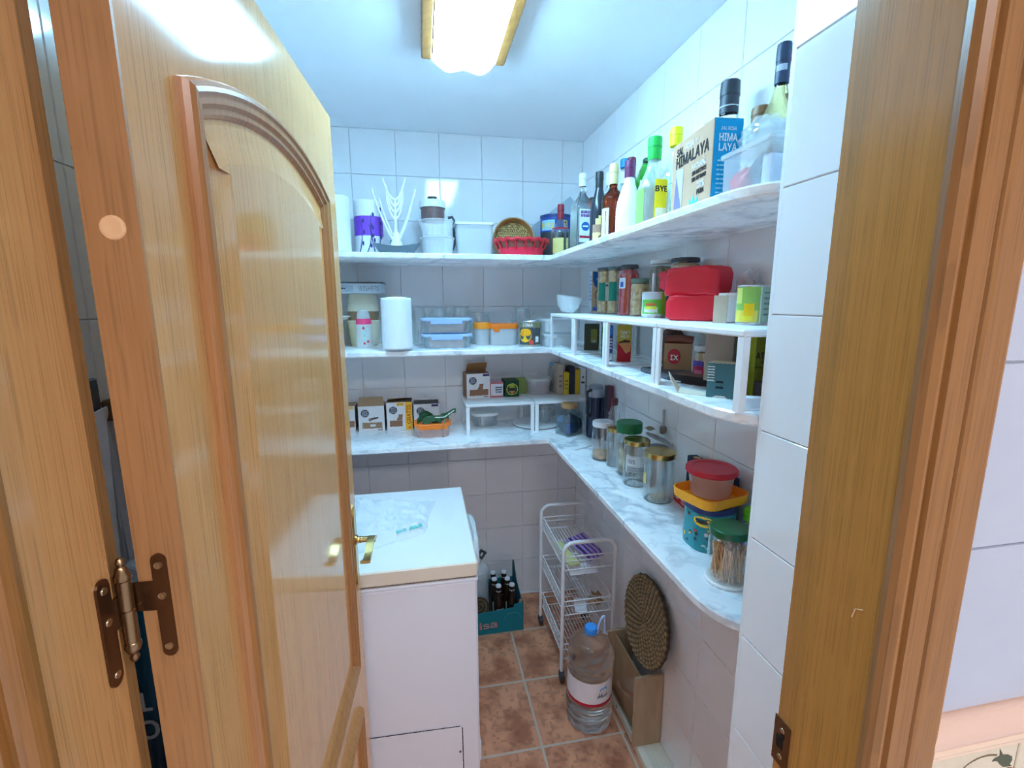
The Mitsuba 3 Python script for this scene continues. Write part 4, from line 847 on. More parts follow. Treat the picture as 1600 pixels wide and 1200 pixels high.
jar(0.268, 2.235, Z2, 0.050, 0.150, 'upturned glass jar behind the small orange-lidded beaker', mat='glass_dim', upside=True)
for i, lab in enumerate(('rectangular glass food box with a blue clip lid, lower of the two stacked', 'rectangular glass food box with a blue clip lid, upper of the two stacked')):
    tub(0.103, 2.085, Z2 + 0.0672 * i, 0.205, 0.125, 0.058, 0, lab, name='glass_food_box', cat='food box', group='stacked glass food boxes', mat='glass_dim', rad=0.025, taper=0.9, lid=lin(170, 196, 232), lid_h=0.010, rim=False, over=0.004,
        clips=(lin(156, 186, 232), [(0, -0.066, 0.135, 0.004), (0.1065, 0, 0.004, 0.06), (-0.1065, 0, 0.004, 0.06)], 0.020))
tub(0.270, 2.15, Z2, 0.076, 0.076, 0.094, 0, 'small frosted beaker with an orange lid right of the glass boxes', name='beaker', cat='beaker', rad=0.038, taper=0.78, lid=lin(252, 150, 40), lid_h=0.028, over=0.002)
tub(0.368, 2.165, Z2, 0.128, 0.10, 0.090, 0, 'frosted food box with a bright orange clip lid left of the peach can', name='food_box', cat='food box', rad=0.02, taper=0.93, lid=ORANGE, lid_h=0.022, clips=(ORANGE, [(-0.036, -0.054, 0.03, 0.004)], 0.026))
def peach(g, ph, r):
    band(g, r, 0.012, 0.090, ph, 1.15, lin(70, 76, 80), 20); band(g, r + 0.0003, 0.086, 0.109, ph, 1.25, lin(122, 120, 100), 20)
    cyl_text(g, 'LOMA', 0.013, (0.8, 0.8, 0.76), r + 0.0005, 0.098, ph - 0.2, width=0.046)
    for off, z, rr, c_ in ((-0.45, 0.052, 0.030, lin(250, 190, 30)), (-0.62, 0.064, 0.017, lin(248, 160, 20)), (-0.22, 0.066, 0.016, lin(250, 172, 24)), (0.12, 0.022, 0.011, lin(210, 70, 60))):
        a = np.linspace(0, 2 * math.pi, 21)[:-1]; aa = ph + off + rr * np.cos(a) / r; v = np.stack([(r + 0.0006) * np.cos(aa), (r + 0.0006) * np.sin(aa), z + rr * np.sin(a)], 1)
        v = np.vstack([v, [(r + 0.0007) * math.cos(ph + off), (r + 0.0007) * math.sin(ph + off), z]]); i = np.arange(20); g.add(v, np.stack([i, (i + 1) % 20, np.full(20, 20)], 1), c_)
    band(g, r + 0.0007, 0.022, 0.048, ph + 0.66, 0.17, (0.75, 0.75, 0.75)); band(g, r + 0.0007, 0.096, 0.108, ph + 0.9, 0.2, lin(120, 150, 60))
g = G(); k = can(0.474, 2.05, Z2, 0.0495, 0.115, lin(150, 150, 138), 'can of peaches with a yellow fruit picture near the corner of the middle shelf')
g = G(at(0.474, 2.05, Z2)); peach(g, facing(0.474, 2.05), 0.0505); part(k, 'fruit_picture', g, 'satin')
for i, lab in enumerate(('clear plastic food box with pink clips in the corner, lower of two', 'clear plastic food box with pink clips in the corner, upper of two')):
    tub(0.604, 2.055, Z2 + 0.064 * i, 0.145, 0.12, 0.054, 0, lab, name='clear_food_box', cat='food box', group='clear food boxes in the corner', rad=0.02, taper=0.94, lid=(0.8, 0.8, 0.86), lid_h=0.010, lid_mat='milky', clips=(lin(226, 60, 120), [(-0.040, -0.0645, 0.034, 0.005)], 0.016))
# ------------------------------------------------------------------ four white racks along the right run of the middle shelf, and what stands on them
RY = [1.985, 1.670, 1.357, 1.035, 0.722]; RH = 0.1485; ZR = Z2 + RH + 0.0005
for i, lab in enumerate(('white stacking rack nearest the back wall on the middle shelf', 'white stacking rack on the middle shelf with a dark herb packet beneath', 'white stacking rack on the middle shelf with the tomato carton beneath', 'white stacking rack nearest the tiled pier on the middle shelf, with opened cartons beneath')):
    rack(RY[i + 1], RY[i], 0.548, 0.800, Z2, RH, 'y', lab)
# on the racks, from the corner to the pier (shelf depth runs from x = 0.55 to 0.80)
def pasta_print(g, F):
    patch(g, F('front', 0.5, 0.87), 0.060, 0.040, lin(20, 84, 150)); disc(g, F('front', 0.5, 0.74), 0.026, lin(20, 84, 150)); disc(g, F('front', 0.5, 0.90, 0.001), 0.008, lin(220, 170, 110)); g.text('SEMOLA', 0.008, (0.8, 0.8, 0.8), F('front', 0.5, 0.82, 0.001), width=0.03)
    g.lathe([(0.021, 0), (0.021, 0.0005), (0.0235, 0.0005), (0.0235, 0)], lin(70, 54, 40), 24, F('front', 0.55, 0.44)); patch(g, F('front', 0.5, 0.11), 0.056, 0.014, lin(70, 110, 200)); patch(g, F('front', 0.5, 0.03), 0.058, 0.008, (0.75, 0.76, 0.8))
    bars(g, F('left', 0.5, 0.6), 0.03, 0.11, 7, lin(120, 140, 190), 2, 0.5)
carton(0.752, 1.945, ZR, 0.068, 0.045, 0.176, math.radians(-8), 'slim kraft carton with a blue top, leftmost of the row on the racks', {'-x': (0.72, 0.74, 0.8)}, lin(184, 150, 122), name='pasta_carton', cat='carton', decor=pasta_print)
BEAN = (lin(226, 200, 150), lin(190, 150, 104)); DG = lin(60, 70, 74)
k = thing('clear_bowl', 'shallow clear plastic bowl on the corner end of the racks', 'bowl')
part(k, 'bowl', G(mat4((0.612, 1.925, ZR + 0.040), 0.0, rx=math.radians(6), ry=math.radians(7))).lathe([(0, -0.035), (0.026, -0.034), (0.045, -0.012), (0.054, 0.026), (0.057, 0.030), (0.054, 0.032)], (0.8, 0.85, 0.9), 30), 'milky')
GRN = lin(38, 130, 110)
jar(0.745, 1.862, ZR, 0.029, 0.186, 'left one of the two tall bean jars with green labels', lid=lin(90, 100, 100), lid_h=0.012, fill=BEAN, fill_h=1.02, seed=2, group='tall bean jars on the racks', neck=0.93, shoulder=0.93, stripes=[(0.052, 0.125, -0.35, 0.5, GRN), (0.052, 0.125, 0.62, 0.45, (0.72, 0.68, 0.62)), (0.110, 0.118, 0.62, 0.4, DARK)])
jar(0.758, 1.785, ZR, 0.0285, 0.184, 'tall jar of pale beans with a green and white label, right one of the pair', lid=lin(90, 110, 104), lid_h=0.012, fill=BEAN, fill_h=1.02, seed=4, group='tall bean jars on the racks', neck=0.93, shoulder=0.93, stripes=[(0.052, 0.125, -0.3, 0.6, GRN), (0.052, 0.125, 0.7, 0.3, (0.72, 0.68, 0.62))])
k = jar(0.738, 1.610, ZR, 0.036, 0.178, 'tall jar of red tomato sauce with a dark lid on the racks', lid=(0.05, 0.05, 0.06), lid_h=0.014, neck=0.8, shoulder=0.9, stripes=[(0.095, 0.132, -0.75, 0.42, (0.74, 0.76, 0.84)), (0.100, 0.118, -0.75, 0.2, lin(70, 100, 180))])
part(k, 'tomato_sauce', G(at(0.738, 1.610, ZR)).lathe([(0, 0.002), (0.0335, 0.002), (0.0345, 0.006), (0.0345, 0.140), (0.030, 0.152), (0.0275, 0.160), (0, 0.160)], lin(176, 36, 34), 28), 'gloss')
k = jar(0.762, 1.695, ZR, 0.031, 0.180, 'dark jar with a black lid behind the tomato sauce', lid=(0.03, 0.03, 0.03), fill=(lin(60, 44, 34), lin(86, 64, 44)), fill_h=0.95, neck=0.9)
jar(0.738, 1.520, ZR, 0.0325, 0.126, 'short jar of pale beans with a dull green lid on the racks', lid=lin(108, 124, 106), lid_h=0.015, fill=BEAN, fill_h=1.0, seed=7, neck=0.9, shoulder=0.9)
k = jar(0.765, 1.435, ZR, 0.034, 0.182, 'jar of olive-brown preserves with a white lid behind the small green can', lid=(0.66, 0.68, 0.68), lid_h=0.014, fill=(lin(96, 84, 46), lin(130, 112, 66)), fill_h=1.0, seed=8, neck=0.9, shoulder=0.9)
def green_can(g, ph, r):
    band(g, r, 0.052, 0.074, ph, math.pi, (0.66, 0.72, 0.74), 30); band(g, r + 0.0003, 0.012, 0.055, ph - 0.2, 0.95, lin(110, 190, 70), 18); band(g, r + 0.0005, 0.016, 0.032, ph - 0.25, 0.6, (0.74, 0.78, 0.66)); band(g, r + 0.0006, 0.036, 0.044, ph - 0.25, 0.45, lin(214, 110, 60)); band(g, r + 0.0006, 0.026, 0.034, ph - 0.25, 0.5, lin(226, 226, 70))
    band(g, r + 0.0004, 0.008, 0.074, ph + 1.0, 0.32, lin(158, 176, 40)); disc(g, mat4((0, 0, 0)), 0.0001, WHITE)
can(0.700, 1.345, ZR, 0.0345, 0.078, (0.70, 0.76, 0.76), 'small white and green can on the racks in front of the olive-brown jar', decor=green_can)
k = single('utensil', G(mat4((0.700, 1.345, ZR + 0.0785), 0.6)).box((-0.006, 0, 0), (0.010, 0.006, 0.055), (0.74, 0.76, 0.8)).box((0.012, 0.003, 0), (0.018, 0.005, 0.075), lin(130, 128, 120)), 'satin', 'grey and white handles standing on the small green can', 'utensil')
k = jar(0.757, 1.275, ZR, 0.0415, 0.172, 'big jar of beige beans with a black lid and a red label, on the racks', lid=(0.035, 0.035, 0.04), lid_h=0.012, fill=(lin(206, 172, 124), lin(158, 118, 78)), fill_h=1.05, seed=11, neck=0.9, shoulder=0.88, stripes=[(0.062, 0.112, -0.3, 0.8, lin(206, 50, 84)), (0.064, 0.080, -0.4, 0.5, (0.66, 0.6, 0.6)), (0.092, 0.100, -0.3, 0.5, (0.7, 0.6, 0.62))])
def packet(x, y, z, w, d, h, rz, label, seed, tilt=0.0, group=None, col=lin(216, 28, 48)):
    k = thing('red_packet', label, 'packet', group); M = mat4((x, y, z), rz, rx=tilt)
    def fn(u, w_):
        a = u * 2 * math.pi; b = (w_ - 0.5) * math.pi; q = np.stack([np.cos(b) * np.cos(a), np.cos(b) * np.sin(a), np.sin(b)], -1)
        q = np.sign(q) * np.abs(q) ** 0.22; wr = meshkit.fbm(q * 2.2 + seed, 3, seed) - 0.5
        P = q * np.array([w / 2, d / 2, h / 2]); P = P * (1 + 0.22 * wr)[..., None]; P[..., 2] = np.maximum(P[..., 2], -h / 2 * 0.98) + h / 2
        return P
    part(k, 'bag', G(M).blob(fn, 64, 34, col), 'satin')
    return k, M
k, M = packet(0.705, 1.115, ZR - 0.0005, 0.145, 0.078, 0.066, math.radians(-52), 'soft red packet on the racks, lower of two stacked', 3, group='stacked red packets')
k, M = packet(0.706, 1.125, ZR + 0.0625, 0.146, 0.080, 0.074, math.radians(-60), 'soft red packet with a folded end on the racks, upper of two stacked', 12, group='stacked red packets')
part(k, 'folded_end', G(M @ frame((-0.073, -0.005, 0.014), (-1, 0, 0), (0, 0, 1), (0, 1, 0))).prism([(0, 0.0), (0.018, 0.010), (0.014, 0.030), (0.024, 0.046), (0, 0.052)], -0.03, 0.02, lin(200, 40, 66)), 'satin')
k = single('clear_bag', G(at(0.784, 1.030, ZR)).blob(lump(0, 0, 0.062, 0.022, 0.028, 0.062, 21, 0.7), 36, 22, (0.8, 0.8, 0.8)), 'film', 'crinkled clear bag of reddish sausage behind the white pot', 'bag')
part(k, 'contents', G(at(0.784, 1.030, ZR)).blob(lump(0.0, 0, 0.062, 0.014, 0.017, 0.046, 4, 0.6), 20, 14, lin(150, 92, 88)), 'satin')
tub(0.725, 1.002, ZR, 0.064, 0.064, 0.068, 0, 'white plastic pot on the racks beside the yellow can', name='white_pot', cat='pot', mat='satin', rad=0.032, taper=0.76)
single('cardboard_sleeve', G(at(0.664, 0.962, ZR, math.radians(-62))).prism([(-0.016, 0), (0.016, 0), (0.016, 0.002), (-0.016, 0.002)], 0, 0.062, lin(196, 176, 154)), 'matte', 'plain cardboard sleeve standing left of the white pot', 'cardboard')
def sun_can(g, ph, r):
    band(g, r, 0.006, 0.078, ph - 0.42, 0.78, lin(150, 196, 90), 16); band(g, r + 0.0003, 0.044, 0.076, ph - 0.95, 0.25, lin(230, 236, 120)); band(g, r + 0.0003, 0.006, 0.030, ph - 0.45, 0.75, lin(238, 220, 90)); band(g, r + 0.0005, 0.018, 0.044, ph - 0.22, 0.30, lin(252, 204, 10)); band(g, r + 0.0005, 0.010, 0.020, ph - 0.3, 0.3, lin(250, 230, 60)); band(g, r + 0.0003, 0.004, 0.078, ph + 0.42, 0.05, (0.78, 0.78, 0.66))
    for i in range(5): band(g, r + 0.0003, 0.020 + 0.011 * i, 0.0235 + 0.011 * i, ph + 0.95, 0.35, lin(120, 140, 128))
can(0.690, 0.888, ZR, 0.0325, 0.082, lin(166, 190, 168), 'yellow and green food can on the racks, nearest the tiled pier', decor=sun_can)

# ------------------------------------------------------------------ under the racks, middle shelf
carton(0.690, 1.845, Z2, 0.060, 0.04, 0.108, math.radians(-22), 'dark olive herb packet under the racks', col=lin(66, 64, 48), name='herb_packet', cat='packet', decor=lambda g, F: (patch(g, F('front', 0.66, 0.55), 0.026, 0.055, lin(120, 112, 50)), patch(g, F('front', 0.66, 0.34), 0.020, 0.010, (0.6, 0.6, 0.58))))
jar(0.690, 1.700, Z2, 0.016, 0.105, 'slim spice jar with a pale lid under the racks', lid=(0.62, 0.64, 0.62), fill=(lin(80, 70, 60), lin(110, 96, 76)), fill_h=0.9, neck=0.9)
carton(0.640, 1.585, Z2, 0.020, 0.014, 0.11, math.radians(-30), 'slim green packet under the racks', col=lin(80, 130, 96), name='packet', cat='packet')
def tom(g, F):
    patch(g, F('front', 0.5, 0.26), 0.044, 0.062, lin(172, 28, 40)); g.text('TOMATE', 0.010, (0.78, 0.76, 0.66), F('front', 0.52, 0.80), bold=True, width=0.034); g.text('FRITO', 0.009, (0.78, 0.76, 0.66), F('front', 0.52, 0.69), bold=True, width=0.026)
    g.prism([(-0.020, 0.0), (0.022, 0.004), (0.020, -0.024), (0.006, -0.034), (-0.010, -0.010)], 0, 0.0006, lin(206, 130, 80), F('front', 0.5, 0.50)); g.prism([(-0.022, 0.002), (0.020, 0.004), (0.016, 0.010), (0, 0.012)], 0, 0.0007, lin(70, 30, 26), F('front', 0.5, 0.50))
    patch(g, F('left', 0.5, 0.80), 0.020, 0.02, (0.7, 0.7, 0.68)); bars(g, F('left', 0.5, 0.5), 0.018, 0.05, 5, lin(90, 50, 50), 6, 0.5); barcode(g, F('left', 0.5, 0.1), 0.02, 0.018, 2)
carton(0.660, 1.460, Z2, 0.046, 0.026, 0.122, math.radians(-20), 'red and mustard tomato carton under the racks', {'-x': (0.66, 0.64, 0.56)}, lin(176, 148, 50), name='tomato_carton', cat='carton', decor=tom)
carton(0.618, 1.482, Z2, 0.020, 0.024, 0.119, math.radians(-20), 'slim dark blue carton touching the tomato carton', col=lin(50, 56, 110), name='blue_carton', cat='carton', decor=lambda g, F: (patch(g, F('front', 0.5, 0.85), 0.017, 0.03, lin(30, 110, 180)), barcode(g, F('front', 0.5, 0.13), 0.016, 0.022, 3), bars(g, F('front', 0.5, 0.5), 0.015, 0.04, 4, (0.6, 0.6, 0.7), 8, 0.5)))
single('dark_tray', boxmesh(0.61, 0.70, 1.075, 1.235, Z2, Z2 + 0.014, 0.004, lin(72, 74, 80)), 'satin', 'flat dark grey tray lying under the racks', 'tray')
k = single('net_bag', G(at(0.722, 1.255, Z2)).blob(lump(0, 0, 0.060, 0.038, 0.020, 0.060, 31, 0.5), 30, 20, lambda P: np.array(lin(58, 42, 36)) + np.array([0.14, 0.06, 0.04]) * (meshkit.noise(P * 90, 3)[..., None] ** 2)), 'satin', 'dark bag of dried food under the racks', 'bag')
k = thing('brown_bag', 'folded brown paper bag with a red round label under the racks', 'bag'); M = at(0.690, 1.170, Z2, math.radians(-35))
part(k, 'bag', G(M).prism([(-0.036, -0.018), (0.036, -0.014), (0.034, 0.018), (-0.034, 0.016)], 0, 0.085, lin(176, 138, 104)), 'matte')
part(k, 'folded_top', G(M).tube([(-0.034, 0, 0.094), (0, 0.002, 0.097), (0.036, 0, 0.093)], 0.012, lin(130, 70, 54), 8), 'satin')
g = G(M @ frame((-0.010, -0.0172, 0.050), (1, 0.03, 0), (0, 0, 1), (0.03, -1, 0))); disc(g, I4, 0.017, lin(190, 30, 44), sy=1.25); g.text('IX', 0.014, (0.8, 0.8, 0.8), sh(0.001, -0.003, 0.0006), bold=True); part(k, 'round_label', g, 'satin')
k = jar(0.715, 1.085, Z2, 0.0275, 0.086, 'white-lidded jar of beige spread with a pink and purple label under the racks', lid=(0.7, 0.7, 0.68), lid_h=0.014, fill=(lin(206, 184, 150), lin(190, 164, 130)), fill_h=1.0, neck=0.92,
    stripes=[(0.012, 0.046, -0.65, 0.6, lin(190, 50, 96)), (0.034, 0.048, -0.65, 0.55, lin(110, 90, 180)), (0.014, 0.024, -0.55, 0.4, lin(214, 120, 140))])
bottle(0.765, 1.035, Z2, dark(prof_std(0.018, 0.115, 0.07, 0.009, 0.03), lin(52, 40, 42)), 'gloss', 'small dark bottle behind the beige jar under the racks', DARK, 0.095, 0.0105)
carton(0.655, 1.015, Z2, 0.115, 0.05, 0.020, math.radians(-62), 'flat dark brown box lying under the racks', {'+z': lin(112, 78, 64)}, lin(44, 34, 36), name='chocolate_box', cat='box')
# opened cartons
def tealp(g, F):
    for i in range(6): patch(g, F('front', 0.14, 0.90 - 0.08 * i), 0.014, 0.0022, (0.62, 0.66, 0.66))
    for b_ in (0.44, 0.28): g.prism([(-0.008, 0), (0.008, 0), (0.006, 0.004), (-0.006, 0.004)], 0, 0.0004, lin(24, 34, 40), F('front', 0.47, b_))
    g.prism([(-0.016, 0), (0.016, 0), (0.008, 0.005), (-0.008, 0.005)], 0, 0.0004, (0.66, 0.66, 0.62), F('front', 0.5, 0.0))
TRZ = math.atan2(0.834 - 0.869, 0.617 - 0.580)
ca = centre_of((0.6000, 0.850), TRZ, 0.05)
k = carton(ca[0], ca[1], Z2, 0.054, 0.05, 0.072, TRZ, 'opened teal carton standing under the last rack', {'+z': lin(196, 182, 160)}, lin(72, 112, 118), name='teal_carton', cat='carton', decor=tealp)
part(k, 'flap', G(at(ca[0], ca[1], Z2, TRZ)).prism([(-0.028, -0.022), (-0.030, 0.02), (-0.098, 0.055), (-0.088, -0.012)], 0.0, 0.0016, lin(206, 196, 178), None), 'matte', 'opened beige cardboard flap')
M = at(ca[0], ca[1], Z2, TRZ) @ frame((-0.088, -0.010, 0.001), (-0.16, 0.98, 0), (-0.55, -0.09, 0.83), (0.82, 0.13, 0.56))
part(k, 'flap', G(M).prism([(-0.004, 0), (0.062, 0), (0.050, 0.045), (0.012, 0.030)], 0, 0.0014, lin(206, 196, 178)), 'matte', 'upturned beige cardboard flap')
ca2 = centre_of((0.640, 0.875), TRZ + 0.05, 0.04)
k = thing('olive_carton', 'olive-green tuna carton with black lettering behind the last rack leg', 'carton'); M = at(0.712, 0.842, Z2, math.radians(-6))
part(k, 'body', G(M).box((0, 0, 0), (0.110, 0.05, 0.142), lin(112, 112, 30), {'-x': lin(140, 150, 34)}, b=0.001), 'matte')
g = G(M @ frame((-0.032, -0.0256, 0.0), (1, 0, 0), (0, 0, 1), (0, -1, 0)))
g.text('ATUN', 0.0125, (0.02, 0.02, 0.015), sh(-0.004, 0.090, 0), bold=True, width=0.036); g.text('EN ACEITE', 0.005, (0.03, 0.03, 0.02), sh(0.004, 0.077, 0), width=0.03); disc(g, sh(0.014, 0.122), 0.012, (0.05, 0.05, 0.03)); bars(g, sh(0.0, 0.066), 0.05, 0.006, 1, lin(60, 60, 20), 3, 0.4)
part(k, 'print', g, 'matte')
g = G(M @ frame((-0.0556, 0, 0), (0, -1, 0), (0, 0, 1), (-1, 0, 0)))
for i in range(5): patch(g, sh(-0.008, 0.128 - 0.009 * i), 0.018, 0.004, lin(190, 190, 150))
part(k, 'print', g, 'matte')
carton(0.655, 0.935, Z2 + 0.021, 0.06, 0.03, 0.118, math.radians(-50), 'tall plain cardboard box standing on the flat brown box under the last rack', col=lin(166, 154, 144), name='cardboard_box', cat='box')
k = thing('blue_tub', 'small dark blue tub with a pale rim beneath the last rack, near the pier', 'tub'); M = at(0.690, 0.790, Z2 + 0.041)
part(k, 'body', G(M).lathe([(0, 0), (0.020, 0), (0.0235, 0.032)], lin(52, 66, 110), 22), 'satin'); part(k, 'lid', G(M).lathe([(0.0245, 0.032), (0.0255, 0.034), (0.0255, 0.038), (0, 0.039)], lin(170, 186, 206), 22), 'satin')
carton(0.692, 0.788, Z2, 0.085, 0.052, 0.040, math.radians(-6), 'low dark box under the small blue tub', col=lin(62, 54, 56), name='dark_box', cat='box')
carton(0.612, 0.748, Z2, 0.052, 0.026, 0.022, math.radians(-28), 'small white box at the rounded end of the middle shelf', col=(0.72, 0.74, 0.78), name='white_box', cat='box')

# ------------------------------------------------------------------ lowest shelf, back run
def coffee(k_, gratis=False, purple=False):
    def dec(g, F):
        cx = 0.26; disc(g, F('front', cx, 0.72), 0.0185, lin(36, 48, 66), 24)
        for i, t in enumerate(('NESCAFE', 'DOLCE', 'GUSTO')): g.text(t, 0.0062, (0.78, 0.78, 0.78), F('front', cx, 0.80 - 0.078 * i, 0.001), bold=True, width=(0.022, 0.026, 0.026)[i])
        w = 0.060 if gratis else 0.092; x = 0.36 if gratis else 0.52
        patch(g, F('front', x, 0.24), w, 0.030, lin(168, 140, 112) if not k_ else lin(150, 110, 88)); bars(g, F('front', x, 0.24, 0.001), w * 0.9, 0.024, 4, lin(140, 104, 78), k_ + 3, 0.5)
        m = F('front', 0.60 if not gratis else 0.52, 0.42)
        if k_ == 0:
            g.prism([(-0.016, 0.004), (0.018, 0.010), (0.020, 0.018), (-0.014, 0.014)], 0, 0.0006, lin(82, 62, 50), m); g.lathe([(0.008, 0), (0.008, 0.0006), (0, 0.0006)], lin(150, 120, 96), 12, m @ sh(-0.018, 0.006)); patch(g, F('front', 0.55, 0.24, 0.002), 0.026, 0.012, (0.7, 0.7, 0.68))
        else: g.prism([(-0.010, -0.008), (0.010, -0.008), (0.013, 0.020), (-0.007, 0.020)], 0, 0.0006, lin(150, 112, 86), m); g.prism([(-0.016, -0.006), (-0.008, -0.008), (-0.006, 0.004), (-0.012, 0.004)], 0, 0.0007, lin(130, 96, 76), m)
        if purple: patch(g, F('front', 0.83, 0.93), 0.032, 0.011, lin(64, 52, 100))
        if gratis:
            g.prism([(-0.016, -0.068), (0.0165, -0.068), (0.0165, 0.068), (-0.016, 0.068)], 0, 0.0004, lin(248, 186, 60), F('front', 0.86, 0.5))
            g.text('GRATIS', 0.019, lin(196, 84, 20), F('front', 0.865, 0.56, 0.001) @ mat4(rz=math.pi / 2), bold=True, width=0.094); patch(g, F('front', 0.865, 0.07, 0.001), 0.019, 0.004, lin(196, 84, 20))
            patch(g, F('front', 0.54, 0.93), 0.034, 0.014, lin(248, 186, 60)); g.text('10 + 2', 0.009, lin(110, 70, 30), F('front', 0.54, 0.93, 0.001), bold=True, width=0.026)
        else: bars(g, F('front', 0.82, 0.06), 0.022, 0.005, 1, lin(120, 90, 80), 5, 0.9)
    return dec
CG = 'coffee capsule cartons on the lowest shelf'
CW = (0.78, 0.77, 0.78)
carton(-0.385, 2.30, Z3, 0.115, 0.10, 0.125, 0.0, 'white coffee capsule carton mostly hidden behind the door, leftmost on the lowest shelf', {'+z': lin(150, 120, 96), '+x': lin(110, 88, 72)}, CW, name='coffee_carton', cat='carton', group=CG, decor=lambda g, F: (patch(g, F('front', 0.6, 0.93), 0.08, 0.014, lin(222, 190, 110)), patch(g, F('front', 0.75, 0.3), 0.05, 0.03, lin(150, 110, 88))))
fl1 = lambda g: g.quad([(-0.058, -0.048, 0.1225), (0.060, -0.048, 0.1225), (0.052, 0.0, 0.158), (-0.056, 0.0, 0.158)], lin(176, 146, 112)).quad([(-0.056, 0.0, 0.157), (0.052, 0.0, 0.157), (0.060, -0.048, 0.1215), (-0.058, -0.048, 0.1215)], lin(160, 130, 98))
carton(-0.252, 2.288, Z3, 0.120, 0.10, 0.123, 0.0, 'white coffee capsule carton with a tall brown back flap, second from the door', {'+z': lin(150, 120, 96), '+x': lin(104, 84, 70)}, CW, name='coffee_carton', cat='carton', group=CG, decor=coffee(0), flap=fl1)
fl2 = lambda g: g.quad([(-0.058, 0.048, 0.1375), (0.060, 0.048, 0.1375), (0.058, -0.02, 0.152), (-0.055, -0.036, 0.147)], lin(150, 116, 86))
carton(-0.122, 2.290, Z3, 0.120, 0.10, 0.136, 0.0, 'white coffee capsule carton with an orange GRATIS strip', {'+z': lin(120, 94, 74), '+x': lin(90, 74, 66)}, CW, name='coffee_carton', cat='carton', group=CG, decor=coffee(1, True), flap=fl2)
carton(0.006, 2.292, Z3, 0.122, 0.10, 0.122, 0.0, 'white coffee capsule carton with a dark top behind the green ribbon', {'+z': lin(70, 62, 62), '+x': lin(84, 70, 66)}, CW, name='coffee_carton', cat='carton', group=CG, decor=coffee(2, purple=True))
tub(0.031, 2.125, Z3, 0.155, 0.11, 0.060, 0, 'glass food box with an orange lid, under the green ribbon', name='food_box', cat='food box', mat='milky_pink', rad=0.025, taper=0.92, lid=ORANGE, lid_h=0.012, clips=(ORANGE, [(0, -0.059, 0.13, 0.004)], 0.020), over=0.004)
k = thing('green_ribbon', 'dark green leafy ribbon bow lying on the orange-lidded glass box', 'ribbon'); M = at(0.035, 2.11, Z3 + 0.066)
def loopfn(p0, p1, wd, lift, seed):
    p0, p1 = np.array(p0, float), np.array(p1, float)
    def fn(u, w):
        c_ = p0 + (p1 - p0) * u[..., None]; c_[..., 2] += lift * np.sin(u * math.pi) + 0.006 * np.sin(w * 5 + u * 7 + seed)
        d = np.array([-(p1 - p0)[1], (p1 - p0)[0], 0.35]); d = d / np.linalg.norm(d)
        return c_ + d * ((w - 0.5) * wd * (0.3 + np.sin(np.clip(u, 0.02, 0.98) * math.pi) ** 0.6))[..., None]
    return fn
LEAF = lambda P: np.array(lin(26, 78, 44)) * (0.6 + 0.9 * meshkit.noise(P * 80, 5)[..., None])
for p0, p1, wd, lift in (((0.02, -0.01, 0.004), (-0.072, -0.025, 0.012), 0.034, 0.020), ((0.01, 0.0, 0.006), (-0.064, 0.028, 0.014), 0.030, 0.026), ((0.0, -0.012, 0.004), (0.07, -0.018, 0.022), 0.026, 0.010), ((0.02, 0.0, 0.008), (0.104, 0.0, 0.046), 0.022, 0.006), ((-0.05, -0.035, 0.008), (0.035, -0.028, 0.006), 0.026, 0.018)):
    part(k, 'leaf', G(M).sheet(loopfn(p0, p1, wd, lift, wd * 100), 14, 7, LEAF), 'satin')
part(k, 'white_stripe', G(M).tube([(-0.01, -0.02, 0.024), (0.02, -0.03, 0.026), (0.05, -0.02, 0.024), (0.095, -0.006, 0.050)], 0.003, (0.6, 0.68, 0.62), 6), 'satin')
part(k, 'hanging_end', G(M).tube([(0.05, -0.03, 0.016), (0.043, -0.069, 0.006), (0.041, -0.073, -0.02), (0.040, -0.073, -0.055)], 0.0028, lin(110, 140, 120), 6), 'satin')
for i, (x0, x1, lab) in enumerate(((0.182, 0.506, 'white stacking rack on the lowest shelf, left of the two'), (0.508, 0.830 - 0.02, 'white stacking rack on the lowest shelf, right one in the corner'))):
    rack(2.082, 2.345, x0, x1, Z3, 0.144, 'x', lab)
ZS = Z3 + 0.1445
k = carton(0.252, 2.262, ZS, 0.116, 0.10, 0.122, math.radians(6), 'white coffee capsule carton with an opened brown top, standing on the left rack', {'-x': lin(140, 98, 72), '+z': lin(120, 90, 70)}, CW, name='coffee_carton', cat='carton', group=CG, decor=coffee(3, purple=True), flap=lambda g: g.quad([(-0.045, 0.045, 0.123), (0.058, 0.045, 0.123), (0.062, 0.018, 0.166), (-0.038, 0.018, 0.166)], lin(176, 128, 82)))
carton(0.348, 2.275, ZS, 0.068, 0.10, 0.075, 0, 'small pink-edged white carton on the left rack', {'-y': lin(196, 110, 112), '+z': lin(190, 160, 176)}, lin(180, 120, 124), name='small_carton', cat='carton', decor=lambda g, F: (patch(g, F('front', 0.52, 0.5), 0.060, 0.058, (0.76, 0.76, 0.8)), bars(g, F('front', 0.66, 0.5, 0.001), 0.034, 0.034, 3, lin(60, 60, 90), 12, 0.5)))
def tea(g, F):
    disc(g, F('front', 0.52, 0.48), 0.029, lin(206, 190, 80), 24); disc(g, F('front', 0.52, 0.48, 0.001), 0.025, lin(38, 70, 40), 24); patch(g, F('front', 0.52, 0.48, 0.0015), 0.044, 0.015, (0.03, 0.04, 0.03)); g.prism([(-0.016, 0), (0.016, 0), (0.010, 0.014), (-0.004, 0.018), (-0.012, 0.010)], 0, 0.0004, lin(150, 160, 60), F('front', 0.52, 0.58, 0.0015)); g.prism([(-0.016, 0), (0.016, 0), (0.0, -0.016)], 0, 0.0004, lin(190, 130, 80), F('front', 0.52, 0.36, 0.0015))
